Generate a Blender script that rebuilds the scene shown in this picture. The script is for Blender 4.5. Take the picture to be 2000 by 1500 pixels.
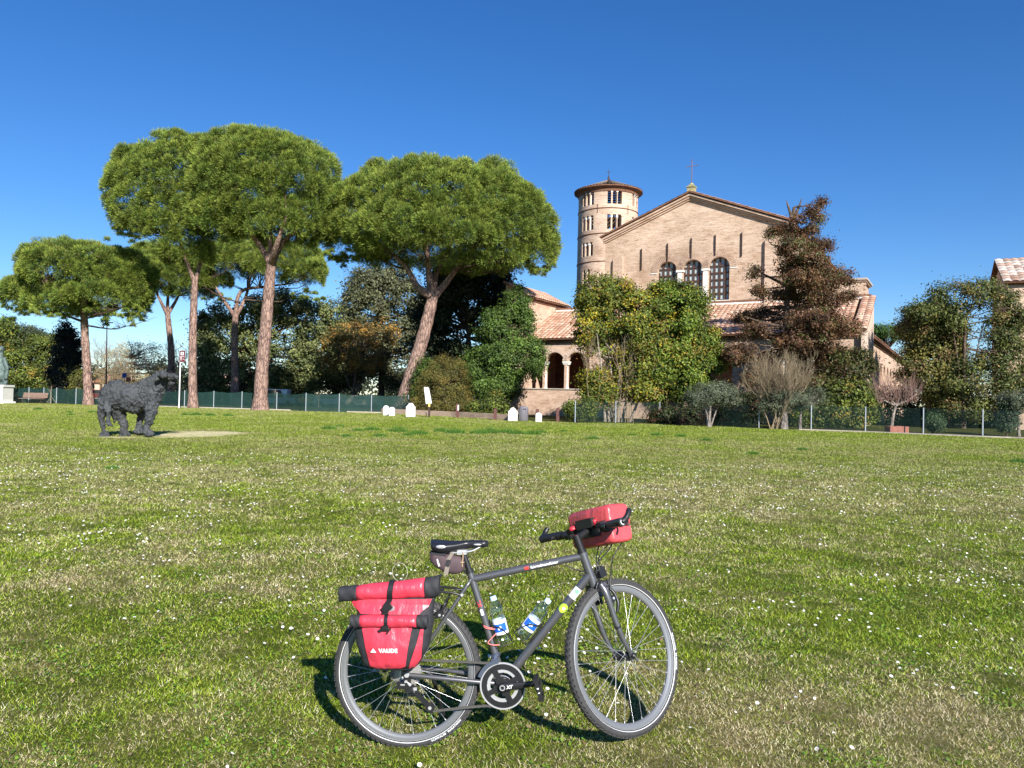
import bpy, math, random
import numpy as np
from mathutils import Vector, Matrix
from mathutils.geometry import tessellate_polygon

for o in list(bpy.data.objects): bpy.data.objects.remove(o)
S = bpy.context.scene
COL = S.collection
R = math.radians
rng = np.random.default_rng(7)
random.seed(7)

# ------------------------------------------------------------------ camera
CAM_H, PITCH, ROLL, FPX = 1.6, R(0.993), R(1.2), 1500.0
CF = np.array([0, math.cos(PITCH), math.sin(PITCH)])
_r0 = np.array([1.0, 0, 0]); _u0 = np.cross(_r0, CF)
CR = math.cos(ROLL)*_r0 + math.sin(ROLL)*_u0
CU = -math.sin(ROLL)*_r0 + math.cos(ROLL)*_u0
CC = np.array([0, 0, CAM_H])
cam = bpy.data.cameras.new('camera')
cam.sensor_width = 36; cam.lens = 27.0; cam.clip_start = 0.05; cam.clip_end = 6000
camo = bpy.data.objects.new('camera', cam); COL.objects.link(camo)
camo.matrix_world = Matrix([[CR[0], CU[0], -CF[0], CC[0]], [CR[1], CU[1], -CF[1], CC[1]], [CR[2], CU[2], -CF[2], CC[2]], [0, 0, 0, 1]])
S.camera = camo
S.render.resolution_x, S.render.resolution_y = 1024, 768

# ------------------------------------------------------------------ light
SUN_EL, SUN_AZ = R(30.0), R(158.0)     # azimuth clockwise from +Y (the view axis): behind the camera, a little right
w = bpy.data.worlds.new('World'); S.world = w; w.use_nodes = True
nt = w.node_tree; nt.nodes.clear()
sky = nt.nodes.new('ShaderNodeTexSky'); sky.sky_type = 'NISHITA'; sky.sun_disc = False
sky.sun_elevation = SUN_EL; sky.sun_rotation = SUN_AZ
sky.air_density = 1.0; sky.dust_density = 0.0; sky.ozone_density = 6.0; sky.altitude = 0
bgn = nt.nodes.new('ShaderNodeBackground'); bgn.inputs['Strength'].default_value = 0.074
wo = nt.nodes.new('ShaderNodeOutputWorld')
hs_ = nt.nodes.new('ShaderNodeHueSaturation'); hs_.inputs['Saturation'].default_value = 1.20; hs_.inputs['Hue'].default_value = .508; nt.links.new(sky.outputs[0], hs_.inputs['Color']); nt.links.new(hs_.outputs[0], bgn.inputs[0]); nt.links.new(bgn.outputs[0], wo.inputs[0])
sd = bpy.data.lights.new('sun', 'SUN'); sd.energy = 4.6; sd.angle = R(0.53); sd.color = (1.0, 0.955, 0.88)
so = bpy.data.objects.new('sun', sd); COL.objects.link(so)
tosun = Vector((math.sin(SUN_AZ)*math.cos(SUN_EL), math.cos(SUN_AZ)*math.cos(SUN_EL), math.sin(SUN_EL)))
so.rotation_euler = tosun.to_track_quat('Z', 'Y').to_euler(); so.location = (8, -20, 14)
S.view_settings.view_transform = 'Standard'; S.view_settings.look = 'None'
S.view_settings.exposure = 0.95; S.view_settings.gamma = 1.0; S.view_settings.use_curve_mapping = False

# ------------------------------------------------------------------ measuring helpers
def ray(x, y): return CF + CR*(x-1000)/FPX - CU*(y-750)/FPX
def at(x, y, Y):
    d = ray(x, y); return CC + d*Y/d[1]
def gnd(x, y, z=0.0):
    d = ray(x, y); return CC + d*(z-CAM_H)/d[2]
def mpp(Y): return Y/FPX               # metres per photo pixel at depth Y

def _hash(ix, iy, s):
    h = np.sin(ix*127.1 + iy*311.7 + s*74.7)*43758.5453
    return h - np.floor(h)
def vnoise(x, y, s=0):
    ix, iy = np.floor(x), np.floor(y); fx, fy = x-ix, y-iy
    fx = fx*fx*(3-2*fx); fy = fy*fy*(3-2*fy)
    a = _hash(ix, iy, s); b = _hash(ix+1, iy, s); c = _hash(ix, iy+1, s); d = _hash(ix+1, iy+1, s)
    return (a*(1-fx)+b*fx)*(1-fy) + (c*(1-fx)+d*fx)*fy
def fbm(x, y, s=0, o=4):
    t = 0; a = .5; n = 0
    for i in range(o):
        t = t + a*vnoise(x*2**i, y*2**i, s+i*13); n += a; a *= .55
    return t/n
def terrain(x, y):
    x = np.asarray(x, float); y = np.asarray(y, float)
    bump = 0.085*np.exp(-((x-1.1)**2/(2*0.95**2) + (y-3.4)**2/(2*1.5**2)))
    dip = -0.045*np.exp(-((x+0.6)**2 + (y-3.6)**2)/(2*0.8**2))
    und = 0.05*(fbm(x*0.22+5, y*0.22, 3, 2)-0.5)*np.clip((y-6)/6, 0, 1)*np.clip((60-y)/20, 0, 1)
    return bump + dip + und

# ------------------------------------------------------------------ object helpers
ORG = {}
def tag(o, label=None, cat=None, group=None, kind=None):
    if label: o['label'] = label
    if cat: o['category'] = cat
    if group: o['group'] = group
    if kind: o['kind'] = kind
    return o
def thing(name, label, cat, loc, group=None):
    o = bpy.data.objects.new(name, None); COL.objects.link(o); o.location = tuple(float(v) for v in loc)
    o.empty_display_size = 0.2
    ORG[o.name] = np.array(loc, float)
    return tag(o, label, cat, group)
def link_mesh(name, me, mat, parent=None, org=None):
    o = bpy.data.objects.new(name, me); COL.objects.link(o)
    if mat: me.materials.append(mat)
    if parent is not None:
        o.parent = parent; ORG[o.name] = ORG[parent.name]
    else:
        ORG[o.name] = np.zeros(3) if org is None else np.array(org, float)
        o.location = tuple(ORG[o.name])
    return o
def sub_empty(name, parent):
    o = bpy.data.objects.new(name, None); COL.objects.link(o); o.parent = parent; o.empty_display_size = .1
    ORG[o.name] = ORG[parent.name]; return o

class MB:
    def __init__(s): s.v = []; s.f = []; s.sm = []
    def add(s, vs, fs, smooth=False):
        n = len(s.v); s.v.extend([tuple(map(float, p)) for p in vs]); s.f.extend([tuple(i+n for i in f) for f in fs]); s.sm.extend([smooth]*len(fs)); return s
    def box(s, c, ax, ay, az, taper=1.0):
        c, ax, ay, az = [np.array(q, float) for q in (c, ax, ay, az)]
        vs = []
        for k in (-1, 1):
            t = taper if k == 1 else 1
            for i, j in ((-1, -1), (1, -1), (1, 1), (-1, 1)): vs.append(c+ax*i*t+ay*j*t+az*k)
        return s.add(vs, [(3, 2, 1, 0), (4, 5, 6, 7), (0, 1, 5, 4), (1, 2, 6, 5), (2, 3, 7, 6), (3, 0, 4, 7)])
    def abox(s, x0, x1, y0, y1, z0, z1):
        return s.box(((x0+x1)/2, (y0+y1)/2, (z0+z1)/2), ((x1-x0)/2, 0, 0), (0, (y1-y0)/2, 0), (0, 0, (z1-z0)/2))
    def tube(s, pts, rad, seg=10, caps=True, smooth=True, flat=None):
        pts = [np.array(p, float) for p in pts]; n = len(pts)
        if not hasattr(rad, '__len__'): rad = [rad]*n
        elif len(rad) != n: rad = list(np.interp(np.linspace(0, 1, n), np.linspace(0, 1, len(rad)), rad))
        t0 = pts[1]-pts[0]; t0 = t0/np.linalg.norm(t0)
        ref = np.array([0, 0, 1.0]) if abs(t0[2]) < .9 else np.array([1.0, 0, 0])
        a = np.cross(t0, ref); a /= np.linalg.norm(a)
        vs = []
        for i in range(n):
            t = pts[min(i+1, n-1)]-pts[max(i-1, 0)]; t = t/(np.linalg.norm(t)+1e-12)
            a = a - t*(a@t); a /= np.linalg.norm(a); b = np.cross(t, a)
            for k in range(seg):
                an = 2*math.pi*k/seg; vs.append(pts[i]+rad[i]*(math.cos(an)*a+math.sin(an)*b))
        fs = []
        for i in range(n-1):
            for k in range(seg):
                k2 = (k+1) % seg; fs.append((i*seg+k, i*seg+k2, (i+1)*seg+k2, (i+1)*seg+k))
        s.add(vs, fs, smooth)
        if caps:
            s.add(vs[:seg], [tuple(range(seg))[::-1]]); s.add(vs[-seg:], [tuple(range(seg))])
        return s
    def lathe(s, o, axis, prof, seg=24, smooth=True, closed=False, xs=1.0):
        o = np.array(o, float); ax = np.array(axis, float); ax /= np.linalg.norm(ax)
        ref = np.array([0, 0, 1.0]) if abs(ax[2]) < .9 else np.array([1.0, 0, 0])
        a = np.cross(ax, ref); a /= np.linalg.norm(a); b = np.cross(ax, a)
        vs = []
        for (r, h) in prof:
            for k in range(seg):
                an = 2*math.pi*k/seg; vs.append(o+ax*h+r*(math.cos(an)*a+math.sin(an)*b*xs))
        m = len(prof); fs = []
        for i in range(m if closed else m-1):
            i2 = (i+1) % m
            for k in range(seg):
                k2 = (k+1) % seg; fs.append((i*seg+k, i*seg+k2, i2*seg+k2, i2*seg+k))
        s.add(vs, fs, smooth)
        return s
    def ring(s, o, axis, r0, r1, h0, h1, seg=48, smooth=False):
        return s.lathe(o, axis, [(r0, h0), (r1, h0), (r1, h1), (r0, h1)], seg, smooth, True)
    def disc(s, o, axis, r, h0, h1, seg=24):
        return s.lathe(o, axis, [(1e-4, h0), (r, h0), (r, h1), (1e-4, h1)], seg, False)
    def ball(s, c, r, seg=12, rings=8, sc=(1, 1, 1)):
        c = np.array(c, float); vs = []; fs = []
        for i in range(rings+1):
            th = math.pi*i/rings
            for k in range(seg):
                ph = 2*math.pi*k/seg
                vs.append(c+r*np.array([math.sin(th)*math.cos(ph)*sc[0], math.sin(th)*math.sin(ph)*sc[1], math.cos(th)*sc[2]]))
        for i in range(rings):
            for k in range(seg):
                k2 = (k+1) % seg; fs.append((i*seg+k, (i+1)*seg+k, (i+1)*seg+k2, i*seg+k2))
        return s.add(vs, fs, True)
    def wall(s, outline, holes, O, ux, uz, n, th, back=True):
        """solid slab: outline with holes in the (ux,uz) plane at O, front face at O, going th along -n"""
        O, ux, uz, n = [np.array(q, float) for q in (O, ux, uz, n)]
        loops = [outline]+holes
        tess = tessellate_polygon([[Vector((p[0], p[1], 0)) for p in l] for l in loops])
        flat = [p for l in loops for p in l]
        fv = [O+ux*p[0]+uz*p[1] for p in flat]; bv = [q-n*th for q in fv]
        s.add(fv, [tuple(t) for t in tess])
        if back: s.add(bv, [tuple(t)[::-1] for t in tess])
        k = 0
        for l in loops:
            m = len(l); vs = fv[k:k+m]+bv[k:k+m]
            s.add(vs, [(i, (i+1) % m, m+(i+1) % m, m+i) for i in range(m)]); k += m
        return s
    def build(s, name, mat, parent=None, org=None, recalc=False):
        me = bpy.data.meshes.new(name)
        og = ORG[parent.name] if parent is not None else (np.zeros(3) if org is None else np.array(org, float))
        V = np.array(s.v)-og
        me.from_pydata(V.tolist(), [], s.f)
        me.polygons.foreach_set('use_smooth', s.sm)
        if recalc:
            import bmesh
            bm = bmesh.new(); bm.from_mesh(me); bmesh.ops.remove_doubles(bm, verts=bm.verts, dist=1e-5); bmesh.ops.recalc_face_normals(bm, faces=bm.faces); bm.to_mesh(me); bm.free()
        me.update()
        return link_mesh(name, me, mat, parent, org)

def fast_mesh(name, V, k, cols, mat, parent=None, org=None, smooth=False):
    """V: (n*k,3) world vertices, k per face (3 or 4); cols (n,3) linear colour of each face"""
    og = ORG[parent.name] if parent is not None else (np.zeros(3) if org is None else np.array(org, float))
    V = (V-og).astype(np.float32); n = len(V)//k
    me = bpy.data.meshes.new(name)
    me.vertices.add(len(V)); me.vertices.foreach_set('co', V.ravel())
    me.loops.add(len(V)); me.loops.foreach_set('vertex_index', np.arange(len(V), dtype=np.int32))
    me.polygons.add(n); me.polygons.foreach_set('loop_start', np.arange(0, len(V), k, dtype=np.int32))
    me.polygons.foreach_set('loop_total', np.full(n, k, dtype=np.int32))
    ca = me.color_attributes.new('Col', 'FLOAT_COLOR', 'POINT')
    C4 = np.ones((len(V), 4), np.float32); C4[:, :3] = np.repeat(np.clip(cols, 0, 1), k, axis=0)
    ca.data.foreach_set('color', C4.ravel())
    me.update(calc_edges=True)
    return link_mesh(name, me, mat, parent, org)

# ------------------------------------------------------------------ materials
def newmat(name):
    m = bpy.data.materials.new(name); m.use_nodes = True
    return m, m.node_tree, m.node_tree.nodes['Principled BSDF']
def N(nt, t, **kw):
    n = nt.nodes.new(t)
    for k, v in kw.items(): setattr(n, k, v)
    return n
def coords(nt, scale=(1, 1, 1), kind='Object'):
    tc = N(nt, 'ShaderNodeTexCoord'); mp = N(nt, 'ShaderNodeMapping'); mp.inputs['Scale'].default_value = scale
    nt.links.new(tc.outputs[kind], mp.inputs[0]); return mp.outputs[0]
def noise(nt, vec, scale, detail=4, rough=.6):
    n = N(nt, 'ShaderNodeTexNoise'); n.inputs['Scale'].default_value = scale; n.inputs['Detail'].default_value = detail; n.inputs['Roughness'].default_value = rough
    nt.links.new(vec, n.inputs['Vector']); return n.outputs['Fac']
def ramp(nt, fac, stops):
    r = N(nt, 'ShaderNodeValToRGB'); e = r.color_ramp.elements
    while len(e) < len(stops): e.new(.5)
    for el, (p, c) in zip(e, stops): el.position = p; el.color = (*c, 1)
    nt.links.new(fac, r.inputs[0]); return r.outputs[0]
def mixc(nt, a, b, fac, mode='MIX'):
    m = N(nt, 'ShaderNodeMix', data_type='RGBA', blend_type=mode)
    for i, v in ((0, fac), (6, a), (7, b)):
        if isinstance(v, (int, float)): m.inputs[i].default_value = v
        elif isinstance(v, tuple): m.inputs[i].default_value = (*v, 1)
        else: nt.links.new(v, m.inputs[i])
    return m.outputs[2]
def bump(nt, h, bs, strength=.3, dist=.02):
    b = N(nt, 'ShaderNodeBump'); b.inputs['Strength'].default_value = strength; b.inputs['Distance'].default_value = dist
    nt.links.new(h, b.inputs['Height']); nt.links.new(b.outputs[0], bs.inputs['Normal'])
def simple(name, col, rough=.6, metal=0.0, var=.12, scale=6, bmp=0.0, spec=.5, dist=.01):
    m, t, b = newmat(name); v = coords(t)
    n = noise(t, v, scale)
    c = ramp(t, n, [(.3, tuple(x*(1-var) for x in col)), (.7, tuple(min(1, x*(1+var)) for x in col))])
    t.links.new(c, b.inputs['Base Color']); b.inputs['Roughness'].default_value = rough; b.inputs['Metallic'].default_value = metal
    b.inputs['Specular IOR Level'].default_value = spec
    if bmp: bump(t, noise(t, v, scale*4), b, bmp, dist)
    return m
def foliage_mat(name, trans=.3, rough=.55, spec=.3):
    m, t, b = newmat(name)
    a = N(t, 'ShaderNodeVertexColor', layer_name='Col')
    t.links.new(a.outputs[0], b.inputs['Base Color']); b.inputs['Roughness'].default_value = rough
    b.inputs['Specular IOR Level'].default_value = spec
    tr = N(t, 'ShaderNodeBsdfTranslucent'); t.links.new(a.outputs[0], tr.inputs[0])
    mx = N(t, 'ShaderNodeMixShader'); mx.inputs[0].default_value = trans
    t.links.new(b.outputs[0], mx.inputs[1]); t.links.new(tr.outputs[0], mx.inputs[2])
    t.links.new(mx.outputs[0], t.nodes['Material Output'].inputs[0]); return m
M = {}
M['leaf'] = foliage_mat('leaf'); M['needle'] = foliage_mat('needle', .22, .6, .2); M['grass'] = foliage_mat('grass_blade', .14, .5, .25)
M['petal'] = foliage_mat('petal', .2, .6, .2)
def brick_mat(name, c0, c1, c2, st=9.0):
    m, t, b = newmat(name)
    big = noise(t, coords(t, (.12, .12, .18)), 1.0, 5, .65)
    strk = noise(t, coords(t, (1.1, 1.1, st)), 1.0, 5, .7)
    fine = noise(t, coords(t, (5, 5, 16)), 1.0, 3, .6)
    c = ramp(t, strk, [(.30, c2), (.42, c0), (.62, c1)])
    c = mixc(t, c, tuple(x*.60 for x in c0), ramp(t, big, [(.45, (0, 0, 0)), (.70, (.6, .6, .6))]))
    med = noise(t, coords(t, (.5, .5, .9)), 1.0, 6, .75)
    c = mixc(t, c, ramp(t, med, [(.32, (.74, .68, .62)), (.5, (1, 1, 1)), (.68, (1.12, 1.13, 1.14))]), 1.0, 'MULTIPLY')
    f2 = ramp(t, fine, [(.3, (.80, .77, .74)), (.6, (1.06, 1.05, 1.04))])
    c = mixc(t, c, f2, 1.0, 'MULTIPLY')
    t.links.new(c, b.inputs['Base Color']); b.inputs['Roughness'].default_value = .9; b.inputs['Specular IOR Level'].default_value = .15
    bump(t, strk, b, .6, .05); return m
M['brick'] = brick_mat('old_brick', (.53, .385, .285), (.63, .49, .385), (.24, .15, .105))
M['brick_pink'] = brick_mat('pink_brick', (.54, .385, .29), (.60, .45, .35), (.42, .28, .20), 7)
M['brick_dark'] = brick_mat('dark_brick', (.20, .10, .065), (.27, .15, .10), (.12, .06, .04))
M['plaster'] = simple('plaster', (.58, .44, .35), .9, var=.12, scale=1.5)
M['white_stone'] = simple('white_stone', (.74, .72, .68), .7, var=.10, scale=3, bmp=.2)
M['grey_stone'] = simple('grey_stone', (.40, .37, .31), .85, var=.2, scale=4, bmp=.3)
M['dark_wood'] = simple('dark_wood', (.075, .035, .025), .6, var=.2)
M['iron'] = simple('iron', (.05, .028, .022), .6, .3)
M['pale_glass'] = simple('pale_glass', (.40, .46, .45), .25, var=.12, scale=1.2)
M['dark_in'] = simple('dark_interior', (.05, .04, .035), .9)
def attr_mat(name, rough=.85, bmpv=0.0):
    m, t, b = newmat(name); a = N(t, 'ShaderNodeVertexColor', layer_name='Col')
    n = noise(t, coords(t), 9.0); f = ramp(t, n, [(.3, (.8, .8, .8)), (.7, (1.12, 1.12, 1.12))])
    t.links.new(mixc(t, a.outputs[0], f, 1.0, 'MULTIPLY'), b.inputs['Base Color']); b.inputs['Roughness'].default_value = rough; b.inputs['Specular IOR Level'].default_value = .2
    return m
M['tile'] = attr_mat('roof_tile')
def bark_mat(name, c0, c1, sc=(5, 5, 1.3), strength=.9):
    m, t, b = newmat(name); v = coords(t, sc)
    vo = N(t, 'ShaderNodeTexVoronoi', feature='DISTANCE_TO_EDGE'); vo.inputs['Scale'].default_value = 1.0
    n0 = N(t, 'ShaderNodeTexNoise'); n0.inputs['Scale'].default_value = 1.5; t.links.new(v, n0.inputs['Vector'])
    va = N(t, 'ShaderNodeVectorMath', operation='ADD'); t.links.new(v, va.inputs[0]); t.links.new(n0.outputs['Color'], va.inputs[1]); t.links.new(va.outputs[0], vo.inputs['Vector'])
    e = ramp(t, vo.outputs[0], [(.0, c0), (.16, c1)])
    n = noise(t, coords(t, (1, 1, 1)), 2.5, 5)
    e = mixc(t, e, ramp(t, n, [(.3, (.62, .60, .62)), (.7, (1.15, 1.12, 1.1))]), 1.0, 'MULTIPLY')
    t.links.new(e, b.inputs['Base Color']); b.inputs['Roughness'].default_value = .95; b.inputs['Specular IOR Level'].default_value = .1
    bump(t, vo.outputs[0], b, strength, .08); return m
M['pine_bark'] = bark_mat('pine_bark', (.10, .065, .055), (.36, .245, .20))
M['bark'] = bark_mat('bark', (.05, .038, .03), (.17, .125, .095), (9, 9, 2.5))
M['pale_bark'] = bark_mat('pale_bark', (.20, .17, .14), (.42, .37, .31), (7, 7, 3))
M['olive_bark'] = bark_mat('olive_bark', (.12, .11, .10), (.34, .30, .27), (9, 9, 3))
M['twig'] = simple('twig', (.22, .165, .10), .9, var=.25, scale=1.0)
M['twig_red'] = simple('twig_red', (.17, .10, .08), .9, var=.25, scale=1.0)
M['twig_pale'] = simple('twig_pale', (.22, .17, .105), .9, var=.25, scale=.5)
M['galv'] = simple('galvanised_steel', (.36, .40, .44), .5, .5)
M['bronze'] = simple('bronze', (.048, .053, .057), .7, .1, var=.5, scale=3.5, bmp=.8, dist=.05)
M['bronze_green'] = simple('green_bronze', (.10, .14, .13), .6, .3, var=.4, scale=3, bmp=.6, dist=.04)
M['bench_wood'] = simple('bench_wood', (.26, .17, .13), .8)
M['kerb'] = simple('kerb_stone', (.42, .36, .30), .9, var=.2, scale=3)
M['rust'] = simple('corten', (.10, .035, .03), .7)
M['white_paint'] = simple('white_paint', (.78, .78, .78), .45, var=.04)
M['maroon'] = simple('maroon_sheet', (.13, .02, .03), .4, var=.08)
M['grey_plastic'] = simple('grey_plastic', (.16, .15, .17), .5, var=.15)
M['terracotta'] = simple('terracotta', (.42, .17, .12), .85, var=.15)
M['steel'] = simple('steel', (.68, .68, .70), .30, .55, var=.06)
M['alu'] = simple('aluminium_rim', (.24, .245, .255), .40, .5, var=.05)
M['spoke'] = simple('spoke_steel', (.62, .62, .64), .3, .7, var=.05)
M['frame'] = simple('frame_paint', (.15, .15, .16), .34, .6, var=.06, scale=30)
M['black'] = simple('black_plastic', (.016, .016, .018), .38, var=.2)
M['black_matte'] = simple('black_fabric', (.022, .022, .027), .75, var=.3, scale=40, bmp=.25, dist=.002)
M['rubber'] = simple('rubber', (.040, .039, .040), .75, var=.2, scale=60)
M['saddle'] = simple('saddle_cover', (.018, .018, .024), .32, var=.1)
M['reflect'] = simple('reflective_stripe', (.78, .79, .80), .4, var=.03)
def tarp(name, c):
    m, t, b = newmat(name); v = coords(t)
    n = noise(t, v, 7, 3, .5)
    t.links.new(ramp(t, n, [(.3, tuple(x*.92 for x in c)), (.7, tuple(min(1, x*1.05) for x in c))]), b.inputs['Base Color'])
    b.inputs['Roughness'].default_value = .38; b.inputs['Specular IOR Level'].default_value = .6
    mx = N(t, 'ShaderNodeMath', operation='ADD'); t.links.new(noise(t, v, 11, 2, .4), mx.inputs[0]); t.links.new(noise(t, coords(t, (1, 1, .5)), 26, 3, .5), mx.inputs[1])
    bump(t, mx.outputs[0], b, .55, .016); return m
M['red'] = tarp('red_tarpaulin', (.60, .045, .078))
M['red2'] = tarp('pink_red_tarpaulin', (.58, .075, .085))
M['red_plastic'] = simple('red_plastic', (.70, .04, .06), .35, var=.05)
M['pink_cord'] = simple('pink_cord', (.75, .22, .20), .6, var=.1)
M['print_white'] = simple('white_print', (.85, .85, .85), .5, var=.02)
M['print_red'] = simple('red_print', (.62, .04, .03), .5, var=.02)
M['sticker_green'] = simple('green_sticker', (.42, .66, .05), .45, var=.05)
M['sticker_mint'] = simple('mint_print', (.22, .55, .33), .45, var=.05)
M['label_blue'] = simple('blue_label', (.015, .12, .60), .4, var=.08, scale=20)
M['label_white'] = simple('white_label', (.80, .84, .90), .4, var=.05)
M['cap_blue'] = simple('bottle_cap', (.55, .74, .90), .4, var=.05)
M['bag_brown'] = simple('brown_fabric', (.075, .048, .055), .8, var=.25, scale=25, bmp=.3, dist=.003)
M['strap_grey'] = simple('grey_strap', (.21, .18, .15), .8, var=.1)
M['wood_cross'] = simple('pale_wood', (.38, .26, .16), .7)
def clear_plastic():
    m, t, b = newmat('clear_plastic'); t.nodes.remove(b)
    tr = N(t, 'ShaderNodeBsdfTransparent'); tr.inputs[0].default_value = (.93, .97, .99, 1)
    gl = N(t, 'ShaderNodeBsdfGlossy'); gl.inputs['Roughness'].default_value = .06
    fr = N(t, 'ShaderNodeLayerWeight'); fr.inputs[0].default_value = .35
    bm = N(t, 'ShaderNodeBump'); bm.inputs['Strength'].default_value = .6; bm.inputs['Distance'].default_value = .004
    t.links.new(noise(t, coords(t), 45, 2), bm.inputs['Height']); t.links.new(bm.outputs[0], gl.inputs['Normal']); t.links.new(bm.outputs[0], fr.inputs['Normal'])
    rr = ramp(t, fr.outputs['Facing'], [(0, (.12, .12, .12)), (1, (.75, .75, .75))])
    mx = N(t, 'ShaderNodeMixShader'); t.links.new(rr, mx.inputs[0]); t.links.new(tr.outputs[0], mx.inputs[1]); t.links.new(gl.outputs[0], mx.inputs[2])
    t.links.new(mx.outputs[0], t.nodes['Material Output'].inputs[0]); return m
M['clear'] = clear_plastic()
def net_mat(name, col, alpha):
    m, t, b = newmat(name); b.inputs['Base Color'].default_value = (*col, 1); b.inputs['Roughness'].default_value = .8
    tr = N(t, 'ShaderNodeBsdfTransparent'); mx = N(t, 'ShaderNodeMixShader')
    n = noise(t, coords(t), 1.3, 3); r = ramp(t, n, [(.3, (alpha*.85,)*3), (.7, (min(1, alpha*1.1),)*3)])
    t.links.new(r, mx.inputs[0]); t.links.new(tr.outputs[0], mx.inputs[1]); t.links.new(b.outputs[0], mx.inputs[2])
    t.links.new(mx.outputs[0], t.nodes['Material Output'].inputs[0]); return m
M['net'] = net_mat('green_netting', (.004, .034, .028), .80)
M['wire_net'] = net_mat('green_wire_mesh', (.006, .035, .03), .22)

# ------------------------------------------------------------------ ground
LAWN_EDGE = [(-40, 783), (0, 784), (172, 790), (376, 796), (510, 800), (800, 809), (1000, 820), (1123, 826), (1290, 829), (1480, 837), (1690, 844), (1920, 854), (2040, 858)]
def edge_y(x):                          # depth of the lawn's far edge at world x
    P = np.array([gnd(*p)[:2] for p in LAWN_EDGE]); return np.interp(x, P[:, 0], P[:, 1])
def dryness(x, y):
    d = fbm(x*1.1+3.1, y*1.1, 1, 4)*.55 + fbm(x*.33+9, y*.33, 5, 3)*.45
    d = (d-.5)*1.5+.25+(fbm(x*4.5, y*4.5, 15, 2)-.5)*.9
    d = d + .30*np.exp(-((x-.95)**2/(.8**2)+(y-3.45)**2/(.75**2))) + .62*np.exp(-((x-1.75)**2/1.3+(y-3.8)**2/.45)) + .16*np.exp(-((x-.2)**2/.8+(y-3.2)**2/.08))
    d = d + .14*np.exp(-((y-14)**2)/30) + .25*np.exp(-((x+.9)**2/.5+(y-3.2)**2/.2)) + .06*np.clip((y-8)/6, 0, 1)-.22*np.exp(-((y-42)**2)/90)
    d = d - .30*np.exp(-((x-2.7)**2/1.2+(y-5.9)**2/1.6)) - .15*np.exp(-((y-5.2)**2)/1.0)
    return np.clip(d, 0, 1)
OX = gnd(252, 853)
def dirt(x, y):
    ex, ey = gnd(378, 848)[:2]
    q = ((x-ex-.12*(y-ey))/1.45)**2 + ((y-ey)/2.3)**2 + (fbm(x*1.2, y*1.2, 21, 4)-.5)*2.2
    q2 = ((x-OX[0])/1.2)**2 + ((y-OX[1]+.6)/.35)**2 + (fbm(x*1.5, y*1.5, 22, 3)-.5)*1.5 + .2
    return np.clip((1.35-np.minimum(q, q2*1.3))*1.5, 0, 1)
C_GREEN = np.array([.135, .185, .022]); C_DRY = np.array([.38, .32, .16]); C_DIRT = np.array([.70, .60, .47])
def lawn_col(x, y):
    d = dryness(x, y)[..., None]; g = fbm(x*.8, y*.8+40, 31, 3)[..., None]
    c = C_GREEN*(.75+.6*g)*(1-d) + C_DRY*d
    k = dirt(x, y)[..., None]
    return c*(1-k)+C_DIRT*k
xs = np.unique(np.concatenate([np.arange(-8, 8, .08), np.arange(-30, 30, .3), np.arange(-90, 90, 3), np.linspace(-1500, 1500, 41)]).round(3))
ys = np.unique(np.concatenate([np.arange(1.5, 9, .08), np.arange(9, 46, .3), np.arange(-30, 120, 3), np.linspace(-600, 3000, 41)]).round(3))
GX, GY = np.meshgrid(xs, ys); GZ = terrain(GX, GY)
me = bpy.data.meshes.new('ground'); nx, ny = len(xs), len(ys)
V = np.stack([GX.ravel(), GY.ravel(), GZ.ravel()], 1).astype(np.float32)
I = (np.arange(ny-1)[:, None]*nx+np.arange(nx-1)[None, :]).ravel()
F = np.stack([I, I+1, I+nx+1, I+nx], 1).astype(np.int32)
me.vertices.add(len(V)); me.vertices.foreach_set('co', V.ravel()); me.loops.add(F.size); me.loops.foreach_set('vertex_index', F.ravel())
me.polygons.add(len(F)); me.polygons.foreach_set('loop_start', np.arange(0, F.size, 4, dtype=np.int32)); me.polygons.foreach_set('loop_total', np.full(len(F), 4, np.int32))
me.polygons.foreach_set('use_smooth', np.ones(len(F), bool))
ca = me.color_attributes.new('Col', 'FLOAT_COLOR', 'POINT')
cc = lawn_col(GX, GY); soil = (.50+.45*np.clip((GY-14)/40, 0, 1))[..., None]; soil = soil+(1-soil)*np.maximum(dirt(GX, GY), np.clip((np.abs(GX)-.76*(GY+.6)-.5)/.6, 0, 1)*.8)[..., None]; cc = cc*soil
beyond = (GY > edge_y(GX)+.3)[..., None]
wildc = np.array([.075, .080, .028])*(.7+.6*fbm(GX*.5, GY*.5, 9, 3)[..., None])
cc = np.where(beyond, wildc, cc)
C4 = np.ones((len(V), 4), np.float32); C4[:, :3] = cc.reshape(-1, 3); ca.data.foreach_set('color', C4.ravel()); me.update(calc_edges=True)
m, t, b = newmat('lawn'); a = N(t, 'ShaderNodeVertexColor', layer_name='Col')
n1 = noise(t, coords(t), 38, 5, .75); n2 = noise(t, coords(t), 5, 5, .7); n3 = noise(t, coords(t, (1, .45, 1)), 1.6, 6, .75)
c = mixc(t, a.outputs[0], ramp(t, n1, [(.32, (.35, .38, .30)), (.66, (1.35, 1.32, 1.2))]), 1.0, 'MULTIPLY')
c = mixc(t, c, ramp(t, n2, [(.3, (.68, .78, .60)), (.7, (1.25, 1.18, 1.15))]), 1.0, 'MULTIPLY')
c = mixc(t, c, ramp(t, n3, [(.3, (.72, .84, .66)), (.7, (1.22, 1.12, 1.08))]), 1.0, 'MULTIPLY')
t.links.new(c, b.inputs['Base Color']); b.inputs['Roughness'].default_value = .95; b.inputs['Specular IOR Level'].default_value = .1
bump(t, n1, b, .8, .03); M['lawn'] = m
tag(link_mesh('ground', me, m), kind='structure')

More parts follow.
